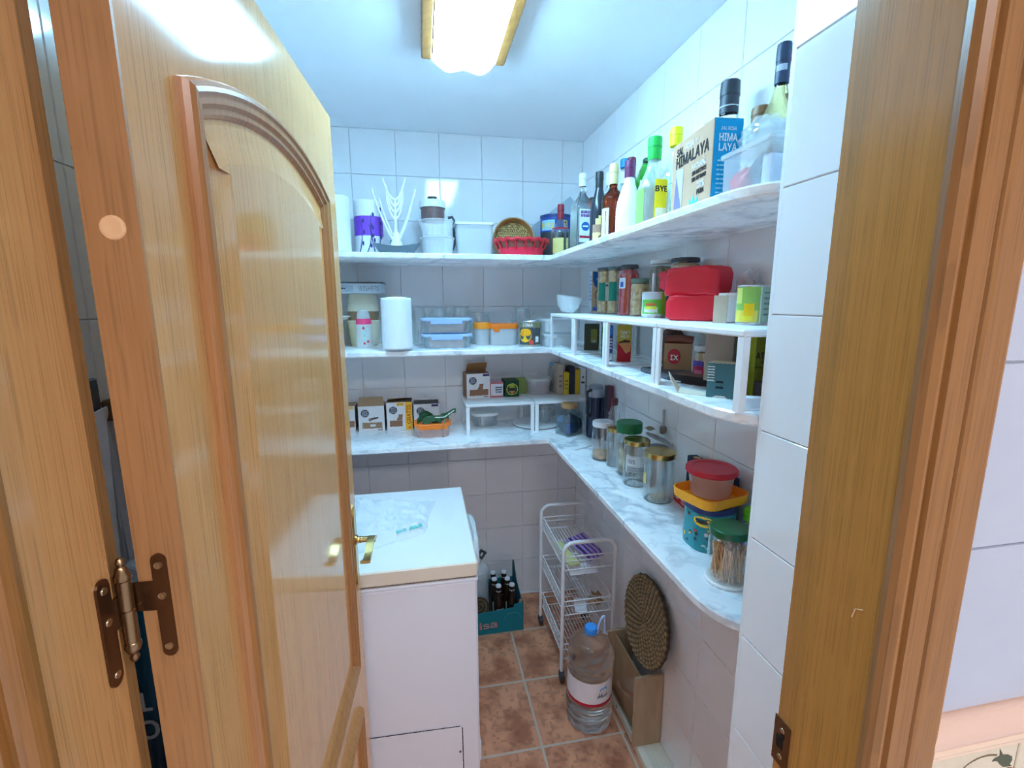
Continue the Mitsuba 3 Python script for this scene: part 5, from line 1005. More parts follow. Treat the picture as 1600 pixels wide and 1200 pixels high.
carton(0.423, 2.270, ZS, 0.072, 0.10, 0.080, 0, 'dark green tea carton with a round yellow emblem on the left rack', {'+z': lin(70, 84, 60)}, lin(20, 66, 44), name='tea_carton', cat='carton', decor=tea)
carton(0.490, 2.315, ZS, 0.048, 0.05, 0.078, 0, 'pale green packet behind the tub on the racks', col=lin(140, 160, 90), name='packet', cat='packet')
tub(0.570, 2.285, ZS, 0.125, 0.11, 0.078, 0, 'round-cornered clear tub of dark red food with a frosted lid on the right rack', mat='milky', rad=0.04, taper=0.85, lid=(0.8, 0.82, 0.84), lid_h=0.014, lid_mat='milky',
    fill=lambda g: [g.blob(lump(x_, y_, 0.026, 0.026, 0.028, 0.022, i, 0.6), 18, 12, c_) for i, (x_, y_, c_) in enumerate(((0.024, -0.015, lin(140, 30, 54)), (-0.016, 0.01, lin(120, 60, 60)), (0.02, 0.028, lin(100, 40, 60))))])
k = jar(0.672, 2.318, ZS, 0.032, 0.150, 'glass jar with a blue lid at the back of the right rack', lid=lin(110, 160, 190), lid_h=0.014, neck=0.95, mat='glass_dim')
for x, w, h, col, lab in ((0.672, 0.030, 0.155, lin(186, 168, 150), 'tall beige carton on the right rack'), (0.7035, 0.028, 0.113, lin(214, 178, 50), 'short yellow carton on the right rack'), (0.7335, 0.027, 0.140, (0.03, 0.03, 0.05), 'slim black carton on the right rack'), (0.7625, 0.026, 0.125, lin(206, 164, 40), 'slim mustard carton on the right rack')):
    carton(x, 2.262, ZS, w, 0.08, h, 0, lab, {'+z': tuple(np.array(col) * 0.7)}, col, name='carton', decor=(lambda g, F, h=h, w=w, x=x: bars(g, F('front', 0.5, 0.45), w * 0.55, h * 0.5, 3, lin(120, 100, 90), int(x * 1000), 0.4)) if x < 0.72 else None)
carton(0.7905, 2.262, ZS, 0.027, 0.08, 0.130, 0, 'white carton with small dark print, last on the right rack', col=(0.66, 0.7, 0.76), name='carton', decor=lambda g, F: (patch(g, F('front', 0.5, 0.66), 0.010, 0.010, DARK), patch(g, F('front', 0.5, 0.45), 0.018, 0.009, DARK)))
tub(0.292, 2.270, Z3, 0.130, 0.12, 0.062, 0, 'glass food box with a white lid under the left rack', name='food_box', cat='food box', mat='glass_dim', rad=0.045, taper=0.92, lid=(0.78, 0.78, 0.76), lid_h=0.014)
k = single('turntable', G(at(0.548, 2.215, Z3)).lathe([(0, 0.004), (0.09, 0.004), (0.092, 0.0), (0.116, 0.006), (0.121, 0.014), (0.118, 0.015), (0.110, 0.009), (0, 0.009)], (0.72, 0.74, 0.76), 44), 'gloss', 'white round plate under the two racks on the lowest shelf', 'plate')
tub(0.590, 2.245, Z3 + 0.0105, 0.115, 0.115, 0.066, 0, 'round clear tub standing on the white plate', rad=0.0575, mat='glass_dim', taper=0.85)
# square glass canister with a wooden lid
k = thing('square_canister', 'square glass canister of blue packets with a wooden lid in the shelf corner', 'canister'); M = at(0.655, 2.020, Z3, math.radians(28))
P = rrect(0.096, 0.096, 0.012); Q = rrect(0.060, 0.060, 0.0295)
part(k, 'glass', loft(G(M), [(P * 0.97, 0), (P, 0.004), (P, 0.098), (P * 0.9, 0.110), (Q * 1.12, 0.114), (Q * 1.1, 0.124)], (1, 1, 1)), 'glass_smoke')
part(k, 'lid', G(M).lathe([(0.034, 0.124), (0.037, 0.126), (0.037, 0.142), (0.034, 0.145), (0, 0.145)], lin(176, 130, 84), 28), 'satin', 'round wooden lid')
part(k, 'dark_packets', G(M).blob(lump(0, 0, 0.048, 0.041, 0.041, 0.044, 17, 0.35), 30, 20, lambda P: np.array(lin(40, 50, 62)) + np.array([0.05, 0.08, 0.10]) * meshkit.noise(P * 70, 2)[..., None]), 'satin')
for i, (x_, y_, zz, c_) in enumerate(((-0.026, -0.026, 0.034, lin(40, 80, 140)), (0.028, -0.026, 0.05, lin(70, 84, 90)), (-0.027, 0.018, 0.070, lin(90, 130, 170)))):
    part(k, 'packet', G(M).blob(lump(x_, y_, zz, 0.018, 0.018, 0.026 if zz < 0.07 else 0.016, i + 3, 0.8), 20, 14, c_), 'satin')
k = thing('thermos', 'dark blue and chrome thermos flask in the corner of the lowest shelf', 'thermos'); M = at(0.758, 1.955, Z3)
prof = [(0, 0), (0.038, 0), (0.040, 0.004), (0.040, 0.185, lin(36, 54, 92)), (0.0405, 0.187, lin(150, 156, 166)), (0.0405, 0.200), (0.036, 0.222, lin(120, 128, 140)), (0.030, 0.236), (0.026, 0.240), (0, 0.242)]
part(k, 'body', G(M).lathe([(r_, z_, *c_) for r_, z_, *c_ in prof], lin(26, 34, 60), 28), 'gloss')
part(k, 'handle', G(M).tube([(-0.030, -0.020, 0.22), (-0.052, -0.034, 0.215), (-0.054, -0.035, 0.20), (-0.053, -0.034, 0.12), (-0.036, -0.024, 0.10)], 0.006, DARK, 8), 'satin')
k = thing('bottle_carton', 'slim dark red bottle carton beside the thermos', 'carton'); M = at(0.786, 1.872, Z3, math.radians(20))
part(k, 'body', G(M).box((0, 0, 0), (0.026, 0.03, 0.250), lin(96, 28, 44), {'-x': lin(30, 24, 40)}, b=0.002), 'satin')
bottle(0.768, 1.770, Z3, [(0.026, 0), (0.028, 0.004), (0.028, 0.10), (0.022, 0.150), (0.0125, 0.18), (0.0115, 0.212)], 'glass_dim', 'small clear sauce bottle with a dark red cap behind the white-lidded jar', lin(90, 34, 40), 0.186, 0.0145)

# ------------------------------------------------------------------ lowest shelf, right run
EJ = dict(lid_mat='metal', mat='glass_dim')
k = jar(0.674, 1.656, Z3, 0.041, 0.152, 'glass jar with a white lid and a little pasta left in it, on the marble', lid=(0.74, 0.75, 0.80), lid_h=0.020, neck=0.9)
part(k, 'contents', (lambda gg: (setattr(gg, 'V', [v + [0.674, 1.656, Z3 + 0.0045] for v in gg.V]), gg)[1])(grains(0.036, 0.022, (lin(200, 160, 120), lin(170, 130, 96)), 5, 30, 12)), 'matte')
jar(0.693, 1.578, Z3, 0.031, 0.146, 'slim empty gold-lidded glass jar between the white-lidded and the green-lidded jar', lid=GOLD, lid_h=0.014, neck=0.92, **EJ)
k = jar(0.706, 1.490, Z3, 0.042, 0.190, 'tall glass jar with a big green screw lid on the marble', lid=lin(14, 108, 62), lid_h=0.036, lid_r=0.045, neck=0.9, shoulder=0.9)
part(k, 'contents', (lambda gg: (setattr(gg, 'V', [v + [0.706, 1.490, Z3 + 0.0045] for v in gg.V]), gg)[1])(grains(0.033, 0.10, (lin(206, 196, 160), lin(120, 96, 60)), 9, 30, 22, 0.02)), 'matte', 'pale dry contents')
k = jar(0.690, 1.394, Z3, 0.043, 0.156, 'gold-lidded glass jar with a printed label in front of the tall green-lidded jar', lid=lin(186, 166, 108), lid_h=0.016, neck=0.92, **EJ)
g = G(at(0.690, 1.394, Z3)); ph = facing(0.690, 1.394); part(k, 'paper_label', (band(g, 0.0436, 0.052, 0.108, ph + 0.1, 0.95, lin(176, 182, 190), 20), g)[1], 'milky', 'pale label')
g = G(at(0.690, 1.394, Z3)); band(g, 0.0439, 0.076, 0.102, ph - 0.35, 0.32, (0.6, 0.62, 0.66)); [band(g, 0.044, 0.055 + 0.006 * i, 0.0575 + 0.006 * i, ph + 0.1, 0.8, lin(90, 96, 110)) for i in range(3)]; [band(g, 0.0442, 0.080, 0.098, ph - 0.6 + 0.1 * i, 0.018, DARK, 2) for i in range(6)]; part(k, 'print', g, 'matte')
part(k, 'green_mark', G(at(0.690, 1.394, Z3 + 0.1565)).prism(arcpts((-0.012, 0.0), 0.022, 0.4, 2.6, 10), 0, 0.0006, lin(90, 110, 40)), 'satin', 'green mark on the lid')
k = jar(0.703, 1.262, Z3, 0.0465, 0.156, 'biggest empty glass jar with a gold lid, nearest the red-lidded tub', lid=GOLD, lid_h=0.018, neck=0.93, **EJ)
g = G(at(0.703, 1.262, Z3)); ph = facing(0.703, 1.262); part(k, 'paper_label', (band(g, 0.0471, 0.055, 0.090, ph - 1.1, 0.2, lin(206, 190, 130)), g)[1], 'matte', 'small cream label')
part(k, 'contents', G(at(0.703, 1.262, Z3 + 0.0065)).blob(lump(-0.004, -0.006, 0.006, 0.024, 0.016, 0.005, 3, 0.8), 20, 10, lin(196, 170, 120)), 'satin', 'a last beige scrap')
k = jar(0.768, 1.395, Z3, 0.034, 0.125, 'glass jar with a pale grey lid at the wall, under the skimmer', lid=lin(170, 174, 180), lid_h=0.014, neck=0.95, mat='glass_dim')
k = thing('skimmer', 'old pierced metal skimmer leaning on the wall above the grey-lidded jar', 'skimmer'); Mx = frame((0.772, 1.400, Z3 + 0.148), (0.12, 0.99, 0), (-0.93, 0.11, 0.36), (0.35, -0.04, 0.93))
g = G(Mx)
for r0, r1 in ((0.0, 0.012), (0.016, 0.024), (0.028, 0.036), (0.040, 0.046)):
    g.lathe([(r0, 0.0), (r1, 0.0)], lin(150, 150, 150), 24)
for q in range(12):
    t = q * math.pi / 6; g.tube([(0.008 * math.cos(t), 0.008 * math.sin(t), 0.0005), (0.045 * math.cos(t), 0.045 * math.sin(t), 0.0005)], 0.0022, lin(150, 150, 150), 5)
g.tube([(0.046 * math.cos(t), 0.046 * math.sin(t), 0.002) for t in np.linspace(0, 2 * math.pi, 28)[:-1]], 0.0025, lin(160, 160, 160), 6, closed=True)
part(k, 'pierced_disc', g, 'satin'); part(k, 'handle', G().tube([(0.798, 1.425, Z3 + 0.158), (0.804, 1.432, Z3 + 0.20), (0.806, 1.438, Z3 + 0.24)], 0.004, lin(170, 170, 172), 8), 'satin')
part(k, 'knob', G(mat4((0.800, 1.428, Z3 + 0.172))).blob(lump(0, 0, 0, 0.009, 0.012, 0.014, 3, 0.9), 14, 10, lin(120, 112, 100)), 'satin')
single('wooden_spoon', G().blob(lambda u, w: np.stack([0.790 + 0.005 * np.cos(u * 2 * math.pi), 1.500 + 0.05 * (w - 0.5) * 2 * 0.6, Z3 + 0.158 + 0.009 * np.sin(u * 2 * math.pi) * np.sin(np.clip(w, 0.05, 0.95) * math.pi) + 0.012 * (w - 0.5) * -1], -1), 16, 12, lin(150, 128, 96)), 'satin', 'brown wooden spoon tip peeping out behind the green lid', 'spoon')
single('spatula', G(at(0.640, 1.800, Z3, 0.5)).prism([(-0.05, -0.012), (0.05, -0.016), (0.055, 0.016), (-0.05, 0.010)], 0.001, 0.006, (0.72, 0.74, 0.76)), 'satin', 'white plastic spatula lying left of the white-lidded jar', 'spatula')
RRZ = math.atan2(1.150 - 1.258, 0.740 - 0.748)
def redb(g, F): barcode(g, F('front', 0.2, 0.55), 0.024, 0.024, 4); bars(g, F('front', 0.62, 0.45), 0.04, 0.026, 3, (0.7, 0.5, 0.5), 5, 0.5)
ca = centre_of((0.745, 1.195), RRZ, 0.04)
carton(ca[0], ca[1], Z3, 0.125, 0.04, 0.045, RRZ, 'flat red carton with a barcode behind the colourful tin', {'+z': lin(150, 130, 120)}, lin(186, 36, 44), name='red_carton', cat='carton', decor=redb)
k = carton(0.790, 1.130, Z3, 0.20, 0.030, 0.148, math.radians(-90), 'navy pasta carton standing along the wall behind the red-lidded tub', {'+z': lin(44, 50, 74), '-x': lin(150, 100, 70)}, lin(40, 46, 70), name='navy_carton', cat='carton', decor=lambda g, F: [disc(g, F('top', 0.14 + 0.16 * i, 0.5), 0.011, lin(190, 150, 100), 14) for i in range(2)])
# colourful tin, yellow tray and red-lidded tub stacked on it
k = thing('snack_tin', 'colourful turquoise snack tin with a dark blue rim, carrying a yellow tray', 'tin'); M = at(0.696, 0.990, Z3)
rg = np.random.default_rng(4)
P = rrect(0.112, 0.112, 0.045, 9)
part(k, 'body', loft(G(M), [(P * 0.97, 0), (P, 0.003), (P, 0.098)], lin(30, 140, 150)), 'gloss'); part(k, 'rim', loft(G(M), [(P * 1.03, 0.098), (P * 1.03, 0.112), (P * 0.97, 0.113)], lin(34, 52, 110), top=True), 'satin', 'dark blue rim')
g = G(M); n_ = len(P); seglen = np.r_[0, np.cumsum(np.linalg.norm(np.roll(P, -1, 0) - P, axis=1))]
def onP(s_):
    s_ = s_ % seglen[-1]; i = np.searchsorted(seglen, s_, 'right') - 1; t_ = (s_ - seglen[i]) / (seglen[i + 1] - seglen[i]); return P[i] * (1 - t_) + P[(i + 1) % n_] * t_
ph0 = facing(0.696, 0.990); ang = np.arctan2(P[:, 1], P[:, 0]); s0 = seglen[int(np.argmin(np.abs(np.angle(np.exp(1j * (ang - ph0))))))]
def tinpatch(ds, z, rw, rh, col, sides=8, lift=0.0006):
    pts = []
    for i in range(sides):
        a_ = 2 * math.pi * i / sides; q = onP(s0 + ds + rw * math.cos(a_)); q = q * (1 + lift / 0.056); pts.append((*q, z + rh * math.sin(a_)))
    c_ = np.array(pts).mean(0); v = np.vstack([pts, c_]); i = np.arange(sides); g.add(v, np.stack([i, (i + 1) % sides, np.full(sides, sides)], 1), col)
COLS = [lin(230, 200, 60), lin(190, 60, 60), lin(20, 60, 80), lin(200, 210, 210), lin(60, 90, 60), lin(40, 40, 50), lin(120, 190, 190)]
for i in range(54): tinpatch(rg.uniform(-0.11, 0.11), rg.uniform(0.008, 0.088), rg.uniform(0.002, 0.007), rg.uniform(0.002, 0.006), COLS[rg.integers(0, 7)], int(rg.integers(4, 8)), 0.0006 + 0.00002 * i)
for ds, z, rw, rh, c_ in ((-0.010, 0.080, 0.026, 0.014, lin(236, 204, 60)), (-0.012, 0.079, 0.012, 0.005, DARK)): tinpatch(ds, z, rw, rh, c_, 14, 0.0022 if c_ is DARK else 0.0019)
part(k, 'print', g, 'gloss')
k = thing('yellow_tray', 'yellow plastic tray on the colourful tin, holding the red-lidded tub', 'tray'); M = at(0.700, 1.000, Z3 + 0.1135, math.radians(14)); P2 = rrect(0.150, 0.135, 0.03)
part(k, 'tray', loft(loft(G(M), [(P2 * 0.9, 0.0), (P2 * 0.97, 0.005), (P2, 0.026)], lin(250, 176, 40)), [(P2, 0.026), (P2 * 0.96, 0.027), (P2 * 0.92, 0.006)], lin(236, 150, 30), bottom=False, top=True), 'satin')
k = thing('red_lidded_tub', 'round clear tub with a red lid on the yellow tray', 'tub'); M = at(0.712, 1.018, Z3 + 0.1200)
part(k, 'body', G(M).lathe([(0, 0.001), (0.046, 0.001), (0.048, 0.004), (0.056, 0.060), (0.060, 0.062)], (0.8, 0.7, 0.66), 32), 'milky_pink'); part(k, 'lid', G(M).lathe([(0.061, 0.058), (0.063, 0.060), (0.063, 0.068), (0.060, 0.072), (0.046, 0.072), (0.044, 0.070), (0, 0.070)], lin(196, 30, 50), 36), 'satin', 'red lid')
bottle(0.770, 0.925, Z3, [(0.026, 0), (0.0275, 0.003), (0.0275, 0.055), (0.025, 0.068), (0.018, 0.080), (0.0165, 0.110)], 'glass_dim', 'clear squeeze bottle with a bright green cap and blue label, beside the pier', lin(96, 200, 40), 0.084, 0.0225,
       stripes=[(0.0282, 0.026, 0.052, -0.5, 0.5, lin(30, 90, 180)), (0.0282, 0.026, 0.052, 0.5, 0.5, (0.76, 0.78, 0.8)), (0.0284, 0.032, 0.044, 0.7, 0.3, lin(210, 110, 40))])
k = single('coaster', G(at(0.640, 0.836, Z3)).lathe([(0, 0), (0.044, 0), (0.046, 0.002), (0.046, 0.006), (0.044, 0.008), (0, 0.008)], (0.78, 0.78, 0.76), 32), 'satin', 'white coaster under the jar of toothpicks', 'coaster')
k = jar(0.640, 0.836, Z3 + 0.0085, 0.0425, 0.118, 'jar of wooden toothpicks with a dark green lid at the end of the lowest shelf', lid=lin(12, 88, 52), lid_h=0.016, neck=0.92, lid_mat='gloss')
g = G(at(0.640, 0.836, Z3 + 0.0085)); rg = np.random.default_rng(11)
for i in range(110):
    a_, r_ = rg.uniform(0, 2 * math.pi), 0.036 * math.sqrt(rg.uniform(0.1, 1)); b_ = a_ + rg.normal(0, 0.7); r2 = 0.035 * math.sqrt(rg.uniform(0.2, 1))
    g.tube([(r_ * math.cos(a_), r_ * math.sin(a_), 0.004), (r2 * math.cos(b_), r2 * math.sin(b_), rg.uniform(0.066, 0.084))], 0.0014, np.array(lin(222, 184, 140)) * rg.uniform(0.75, 1.1), 4)
part(k, 'toothpicks', g, 'matte', 'wooden toothpicks', kind='stuff')

# ------------------------------------------------------------------ chest freezer and what lies on it
k = thing('chest_freezer', 'white chest freezer beside the open door, a plastic bag on its lid', 'freezer')
FX0, FX1, FY0, FY1, FZ = -0.440, 0.141, 1.311, 1.915, 0.850
ENA = (0.76, 0.78, 0.86); LIDC = lin(226, 214, 196)
part(k, 'body', G().box(((FX0 + FX1) / 2, (FY0 + FY1) / 2 + 0.003, 0.02), (FX1 - FX0 - 0.002, FY1 - FY0 - 0.006, 0.765), ENA, b=0.006), 'satin')
part(k, 'rim', boxmesh(FX0, FX1 + 0.001, FY0 + 0.001, FY1, 0.786, 0.796, 0.003, ENA), 'satin')
part(k, 'seal', boxmesh(FX0 + 0.006, FX1 - 0.006, FY0 + 0.008, FY1 - 0.006, 0.796, 0.803, 0, lin(120, 112, 104)), 'matte')
part(k, 'lid', G().box(((FX0 + FX1) / 2, (FY0 + FY1) / 2, 0.803), (FX1 - FX0, FY1 - FY0, FZ - 0.803), LIDC, {'+z': (0.82, 0.82, 0.83)}, b=0.004), 'satin', 'white lid with a cream edge')
y_ = FY0 + 0.0052
g = G()   # motor cover: a thin seam around it
for a, b_ in (((-0.40, 0.2895), (0.076, 0.2720)), ((0.0825, 0.266), (0.0845, 0.03))):
    p, q = np.array(a), np.array(b_); d = (q - p) / np.linalg.norm(q - p); n2 = np.array([-d[1], d[0]]) * 0.0016
    g.quad([(*(p + n2)[:1], y_ - 0.0013, (p + n2)[1]), (*(p - n2)[:1], y_ - 0.0013, (p - n2)[1]), (*(q - n2)[:1], y_ - 0.0013, (q - n2)[1]), (*(q + n2)[:1], y_ - 0.0013, (q + n2)[1])], (0.03, 0.03, 0.035))
cv = part(k, 'motor_cover', G().prism([(-0.40, 0.03), (0.083, 0.03), (0.081, 0.264), (0.078, 0.270), (0.072, 0.273), (-0.40, 0.288)], 0, 0.0012, ENA, frame((0, y_, 0), (1, 0, 0), (0, 0, 1), (0, -1, 0))), 'satin')
part(cv, 'seam', g, 'matte'); part(cv, 'screw', G().lathe([(0.0042, 0), (0.004, 0.0015), (0.0, 0.001)], lin(120, 120, 126), 12, frame((0.074, y_ - 0.0012, 0.175), (1, 0, 0), (0, 0, 1), (0, -1, 0))), 'metal')
part(k, 'foot', boxmesh(0.085, 0.135, FY0 + 0.03, FY0 + 0.07, 0.0, 0.022, 0.002, DARK), 'satin'); part(k, 'foot', boxmesh(0.085, 0.135, FY1 - 0.07, FY1 - 0.03, 0.0, 0.022, 0.002, DARK), 'satin'); part(k, 'foot', boxmesh(-0.43, -0.38, FY0 + 0.03, FY0 + 0.07, 0.0, 0.022, 0.002, DARK), 'satin'); part(k, 'foot', boxmesh(-0.43, -0.38, FY1 - 0.07, FY1 - 0.03, 0.0, 0.022, 0.002, DARK), 'satin')
part(k, 'side_clip', boxmesh(0.1405, 0.150, 1.37, 1.43, 0.06, 0.13, 0.003, ENA), 'satin')
k = thing('plastic_bag', 'crumpled white plastic carrier bag with green print lying on the freezer lid', 'bag')
A, B_, C_, D_ = (np.array(q) for q in ((-0.335, 1.885), (0.024, 1.775), (-0.018, 1.525), (-0.240, 1.425)))
def bag(u, w):
    P = (A[:, None, None] * (1 - u) * (1 - w) + B_[:, None, None] * u * (1 - w) + C_[:, None, None] * u * w + D_[:, None, None] * (1 - u) * w)
    e = np.clip(np.minimum(np.minimum(u, 1 - u), np.minimum(w, 1 - w)) / 0.14, 0, 1)
    q = np.stack([P[0] * 11, P[1] * 11, 0 * u], -1); r_ = meshkit.noise(np.stack([P[0] * 26 + 3 * u, P[1] * 26, 0 * u + 4], -1), 7)
    h = e * (0.010 + 0.028 * np.abs(meshkit.fbm(q, 4, 3) - 0.45) * 2) + e * 0.010 * (1 - np.abs(2 * r_ - 1)) ** 3 + 0.03 * np.clip(1 - u * 2.6, 0, 1) * np.clip(1 - w * 3, 0, 1) * e
    wob = 0.012 * (meshkit.noise(np.stack([u * 6, w * 6, 0 * u], -1), 2) - 0.5)
    return np.stack([P[0] + wob, P[1] + wob, FZ + 0.0012 + h], -1)
part(k, 'film', G().sheet(bag, 90, 70, (0.82, 0.84, 0.86)), 'bag_film')
scene['bag_film'] = milky(0.84, 0.88, 0.90, 0.72)
g = G(frame((-0.075, 1.525, FZ + 0.022), (0.93, 0.36, 0.02), (-0.34, 0.91, 0.16), (0.0, -0.16, 0.98))); TEAL = lin(60, 190, 180)
g.text('BIO', 0.014, TEAL, sh(-0.02, 0.0), bold=True); bars(g, sh(0.03, 0.0), 0.05, 0.02, 2, TEAL, 4, 0.6); part(k, 'green_print', g, 'satin')
k = thing('hanging_bag', 'pale blue plastic bag bulging out behind the right side of the freezer', 'bag')
part(k, 'film', G(mat4((0.160, 1.66, 0.735))).blob(lump(0, 0, 0, 0.017, 0.14, 0.075, 12, 0.4), 30, 20, lin(206, 224, 240)), 'bag_film')
part(k, 'black_handle', G().tube([(0.170, 1.62, 0.70), (0.188, 1.60, 0.69), (0.204, 1.62, 0.700), (0.192, 1.64, 0.70), (0.176, 1.63, 0.685)], 0.006, (0.02, 0.02, 0.025), 8), 'satin')

# ------------------------------------------------------------------ beer crate on the floor
k = thing('beer_crate', 'teal cardboard beer crate with red lettering on the floor behind the freezer', 'crate')
CX0, CX1, CY0, CY1 = 0.045, 0.448, 2.062, 2.335; TC = lin(18, 112, 122); IN = lin(176, 150, 120); tk = 0.004
part(k, 'front_panel', G(frame((0, CY0, 0), (1, 0, 0), (0, 0, 1), (0, -1, 0))).prism([(CX0, 0.002), (CX1, 0.002), (CX1, 0.156), (0.40, 0.148), (0.40, 0.132), (CX0, 0.108)], -tk, 0, TC), 'matte')
part(k, 'side_panel', G(frame((CX1, 0, 0), (0, 1, 0), (0, 0, 1), (1, 0, 0))).prism([(CY0, 0.002), (CY1, 0.002), (CY1, 0.230), (CY1 - 0.03, 0.242), (CY1 - 0.10, 0.175), (CY0 + 0.05, 0.150), (CY0, 0.158)], -tk, 0, lin(24, 70, 80)), 'matte', 'right side panel rising to a carrying flap')
part(k, 'side_panel', G(frame((CX0, 0, 0), (0, -1, 0), (0, 0, 1), (-1, 0, 0))).prism([(-CY1, 0.002), (-CY0, 0.002), (-CY0, 0.108), (-CY1, 0.150)], -tk, 0, TC), 'matte')
part(k, 'back_panel', boxmesh(CX0, CX1, CY1 - tk, CY1, 0.002, 0.13, 0, TC), 'matte'); part(k, 'bottom', boxmesh(CX0, CX1, CY0, CY1, 0.0, 0.004, 0, IN), 'matte')
part(k, 'inner_flap', G(frame((0.436, 2.080, 0.10), (0.94, 0.34, 0), (0, 0, 1), (0.34, -0.94, 0))).prism([(-0.02, 0), (0.010, 0), (0.008, 0.060), (-0.004, 0.066)], 0, 0.003, IN), 'matte')
g = G(frame((0.270, CY0 - 0.0005, 0.053), (1, 0, 0.06), (-0.06, 0, 1), (0, -1, 0))); g.text('isa', 0.036, lin(206, 88, 84), sh(0, 0), bold=True, width=0.090); g.text('isa', 0.034, lin(150, 150, 150), sh(0, 0, 0.0006), width=0.080); part(k, 'lettering', g, 'matte')
g = G(frame((0.395, CY0 - 0.0004, 0.06), (1, 0, 0), (0, 0, 1), (0, -1, 0))); g.tube([(0.045 * math.cos(t), 0.045 * math.sin(t), 0) for t in np.linspace(0.2, 2.9, 14)], 0.0015, lin(50, 140, 146), 4); part(k, 'ring_print', g, 'matte')
BG = lin(30, 18, 12)
for i, (x, y, lab) in enumerate(((0.320, 2.226, 'back left'), (0.377, 2.222, 'back right'), (0.318, 2.168, 'middle left'), (0.385, 2.160, 'middle right'), (0.330, 2.106, 'front left'), (0.398, 2.104, 'front right'))):
    kk = thing('beer_bottle', lab + ' one of the six dark beer bottles in the teal crate', 'bottle', 'beer bottles in the teal crate'); M = at(x, y, 0.0045)
    part(kk, 'glass', G(M).lathe([(0, 0), (0.024, 0), (0.0268, 0.004), (0.0268, 0.120), (0.0245, 0.145), (0.0150, 0.180), (0.0132, 0.205), (0.0132, 0.226)], BG, 24), 'gloss')
    part(kk, 'crown_cap', G(M).lathe([(0.0148, 0.224), (0.0142, 0.229), (0.0128, 0.2325), (0, 0.233)], lin(206, 206, 210), 20), 'satin')
    g = G(M); ph = facing(x, y); band(g, 0.0137, 0.192, 0.204, ph, math.pi, (0.70, 0.70, 0.72), 20, r1=0.0135); part(kk, 'neck_label', g, 'satin')
    g = G(M); band(g, 0.0271, 0.03, 0.115, ph + 0.35, 0.7, lin(190, 190, 178)); part(kk, 'paper_label', g, 'matte')
k = thing('clear_jug', 'big ribbed clear plastic jug standing in the beer crate behind the freezer', 'jug'); M = at(0.232, 2.205, 0.0045)
z = np.linspace(0.0, 0.27, 28); part(k, 'body', G(M).lathe([(0, 0)] + [(0.060 + 0.0016 * math.sin(q * 260), q) for q in z] + [(0.05, 0.295), (0.026, 0.31), (0.026, 0.325)], (1, 1, 1), 30), 'film')
k = thing('rope_coil', 'roll of dark brown rope lying in the beer crate', 'rope'); M = mat4((0.232, 2.105, 0.128), rx=math.radians(70))
for i in range(5):
    a = np.linspace(0, 2 * math.pi, 30)[:-1]; part(k, 'coil', G(M).tube(np.stack([(0.008 + 0.009 * i) * np.cos(a), (0.008 + 0.009 * i) * np.sin(a), 0.003 * np.sin(a * 3 + i)], 1), 0.0055, lin(96, 78, 54) if i % 2 else lin(66, 52, 38), 7, closed=True), 'matte')

# ------------------------------------------------------------------ wire trolley
k = thing('wire_trolley', 'white three-tier wire trolley on casters under the lowest shelf', 'trolley')
TX0, TX1, TY0, TY1 = 0.545, 0.775, 1.722, 2.095; TW = (0.78, 0.78, 0.79)
for y in (TY0, TY1):
    r_ = 0.045; pts = [(TX0, y, 0.045), (TX0, y, 0.35)] + [(TX0 + r_ - r_ * math.cos(t), y, 0.645 - r_ + r_ * math.sin(t)) for t in np.linspace(0, math.pi / 2, 8)] + [(TX1 - r_ + r_ * math.sin(t), y, 0.645 - r_ + r_ * math.cos(t)) for t in np.linspace(0, math.pi / 2, 8)] + [(TX1, y, 0.35), (TX1, y, 0.045)]
    part(k, 'hoop', G().tube(pts, 0.0085, TW, 10), 'satin')
for x in (TX0, TX1):
    for y in (TY0, TY1):
        c_ = part(k, 'caster', G(frame((x, y - 0.008, 0.0225), (0, 1, 0), (0, 0, 1), (1, 0, 0))).lathe([(0, -0.009), (0.019, -0.009), (0.022, -0.006), (0.022, 0.006), (0.019, 0.009), (0, 0.009)], (0.03, 0.03, 0.033), 22), 'satin', 'black caster wheel')
        part(c_, 'fork', G().box((x, y, 0.026), (0.024, 0.016, 0.022), (0.05, 0.05, 0.055), b=0.003), 'satin')
for zt, zb in ((0.582, 0.522), (0.376, 0.312), (0.172, 0.100)):
    e = 0.010; bk = None
    ring = lambda z_: [(TX0 + e, TY0, z_), (TX1 - e, TY0, z_), (TX1 - e, TY1, z_), (TX0 + e, TY1, z_)]
    def loop(z_, r_):
        g = G(); q = ring(z_)
        for a_, b_ in zip(q, q[1:] + q[:1]): g.tube([a_, b_], r_, TW, 6)
        return g
    bk = part(k, 'basket_rim', loop(zt, 0.0032), 'satin'); part(k, 'basket_rail', loop((zt + zb) / 2 + 0.010, 0.0022), 'satin'); part(k, 'basket_rail', loop(zb, 0.0026), 'satin')
    g = G()
    for x in np.linspace(TX0 + e, TX1 - e, 15)[1:-1]: g.tube([(x, TY0, zb), (x, TY1, zb)], 0.0018, TW, 5)
    for y in np.linspace(TY0, TY1, 4)[1:-1]: g.tube([(TX0 + e, y, zb - 0.002), (TX1 - e, y, zb - 0.002)], 0.002, TW, 5)
    part(bk, 'floor_wires', g, 'satin', kind='stuff')
    g = G()
    for y in np.linspace(TY0, TY1, 27)[1:-1]:
        for x in (TX0 + e, TX1 - e): g.tube([(x, y, zb), (x, y, zt)], 0.0016, TW, 5)
    part(bk, 'side_wires', g, 'satin', kind='stuff')
k = thing('striped_packet', 'purple packet with dark stripes on the top tier of the trolley', 'packet')
PA, PB, PC, PD = (np.array(q) for q in ((0.625, 1.945, 0.537), (0.728, 1.995, 0.537), (0.745, 1.765, 0.552), (0.665, 1.728, 0.548)))
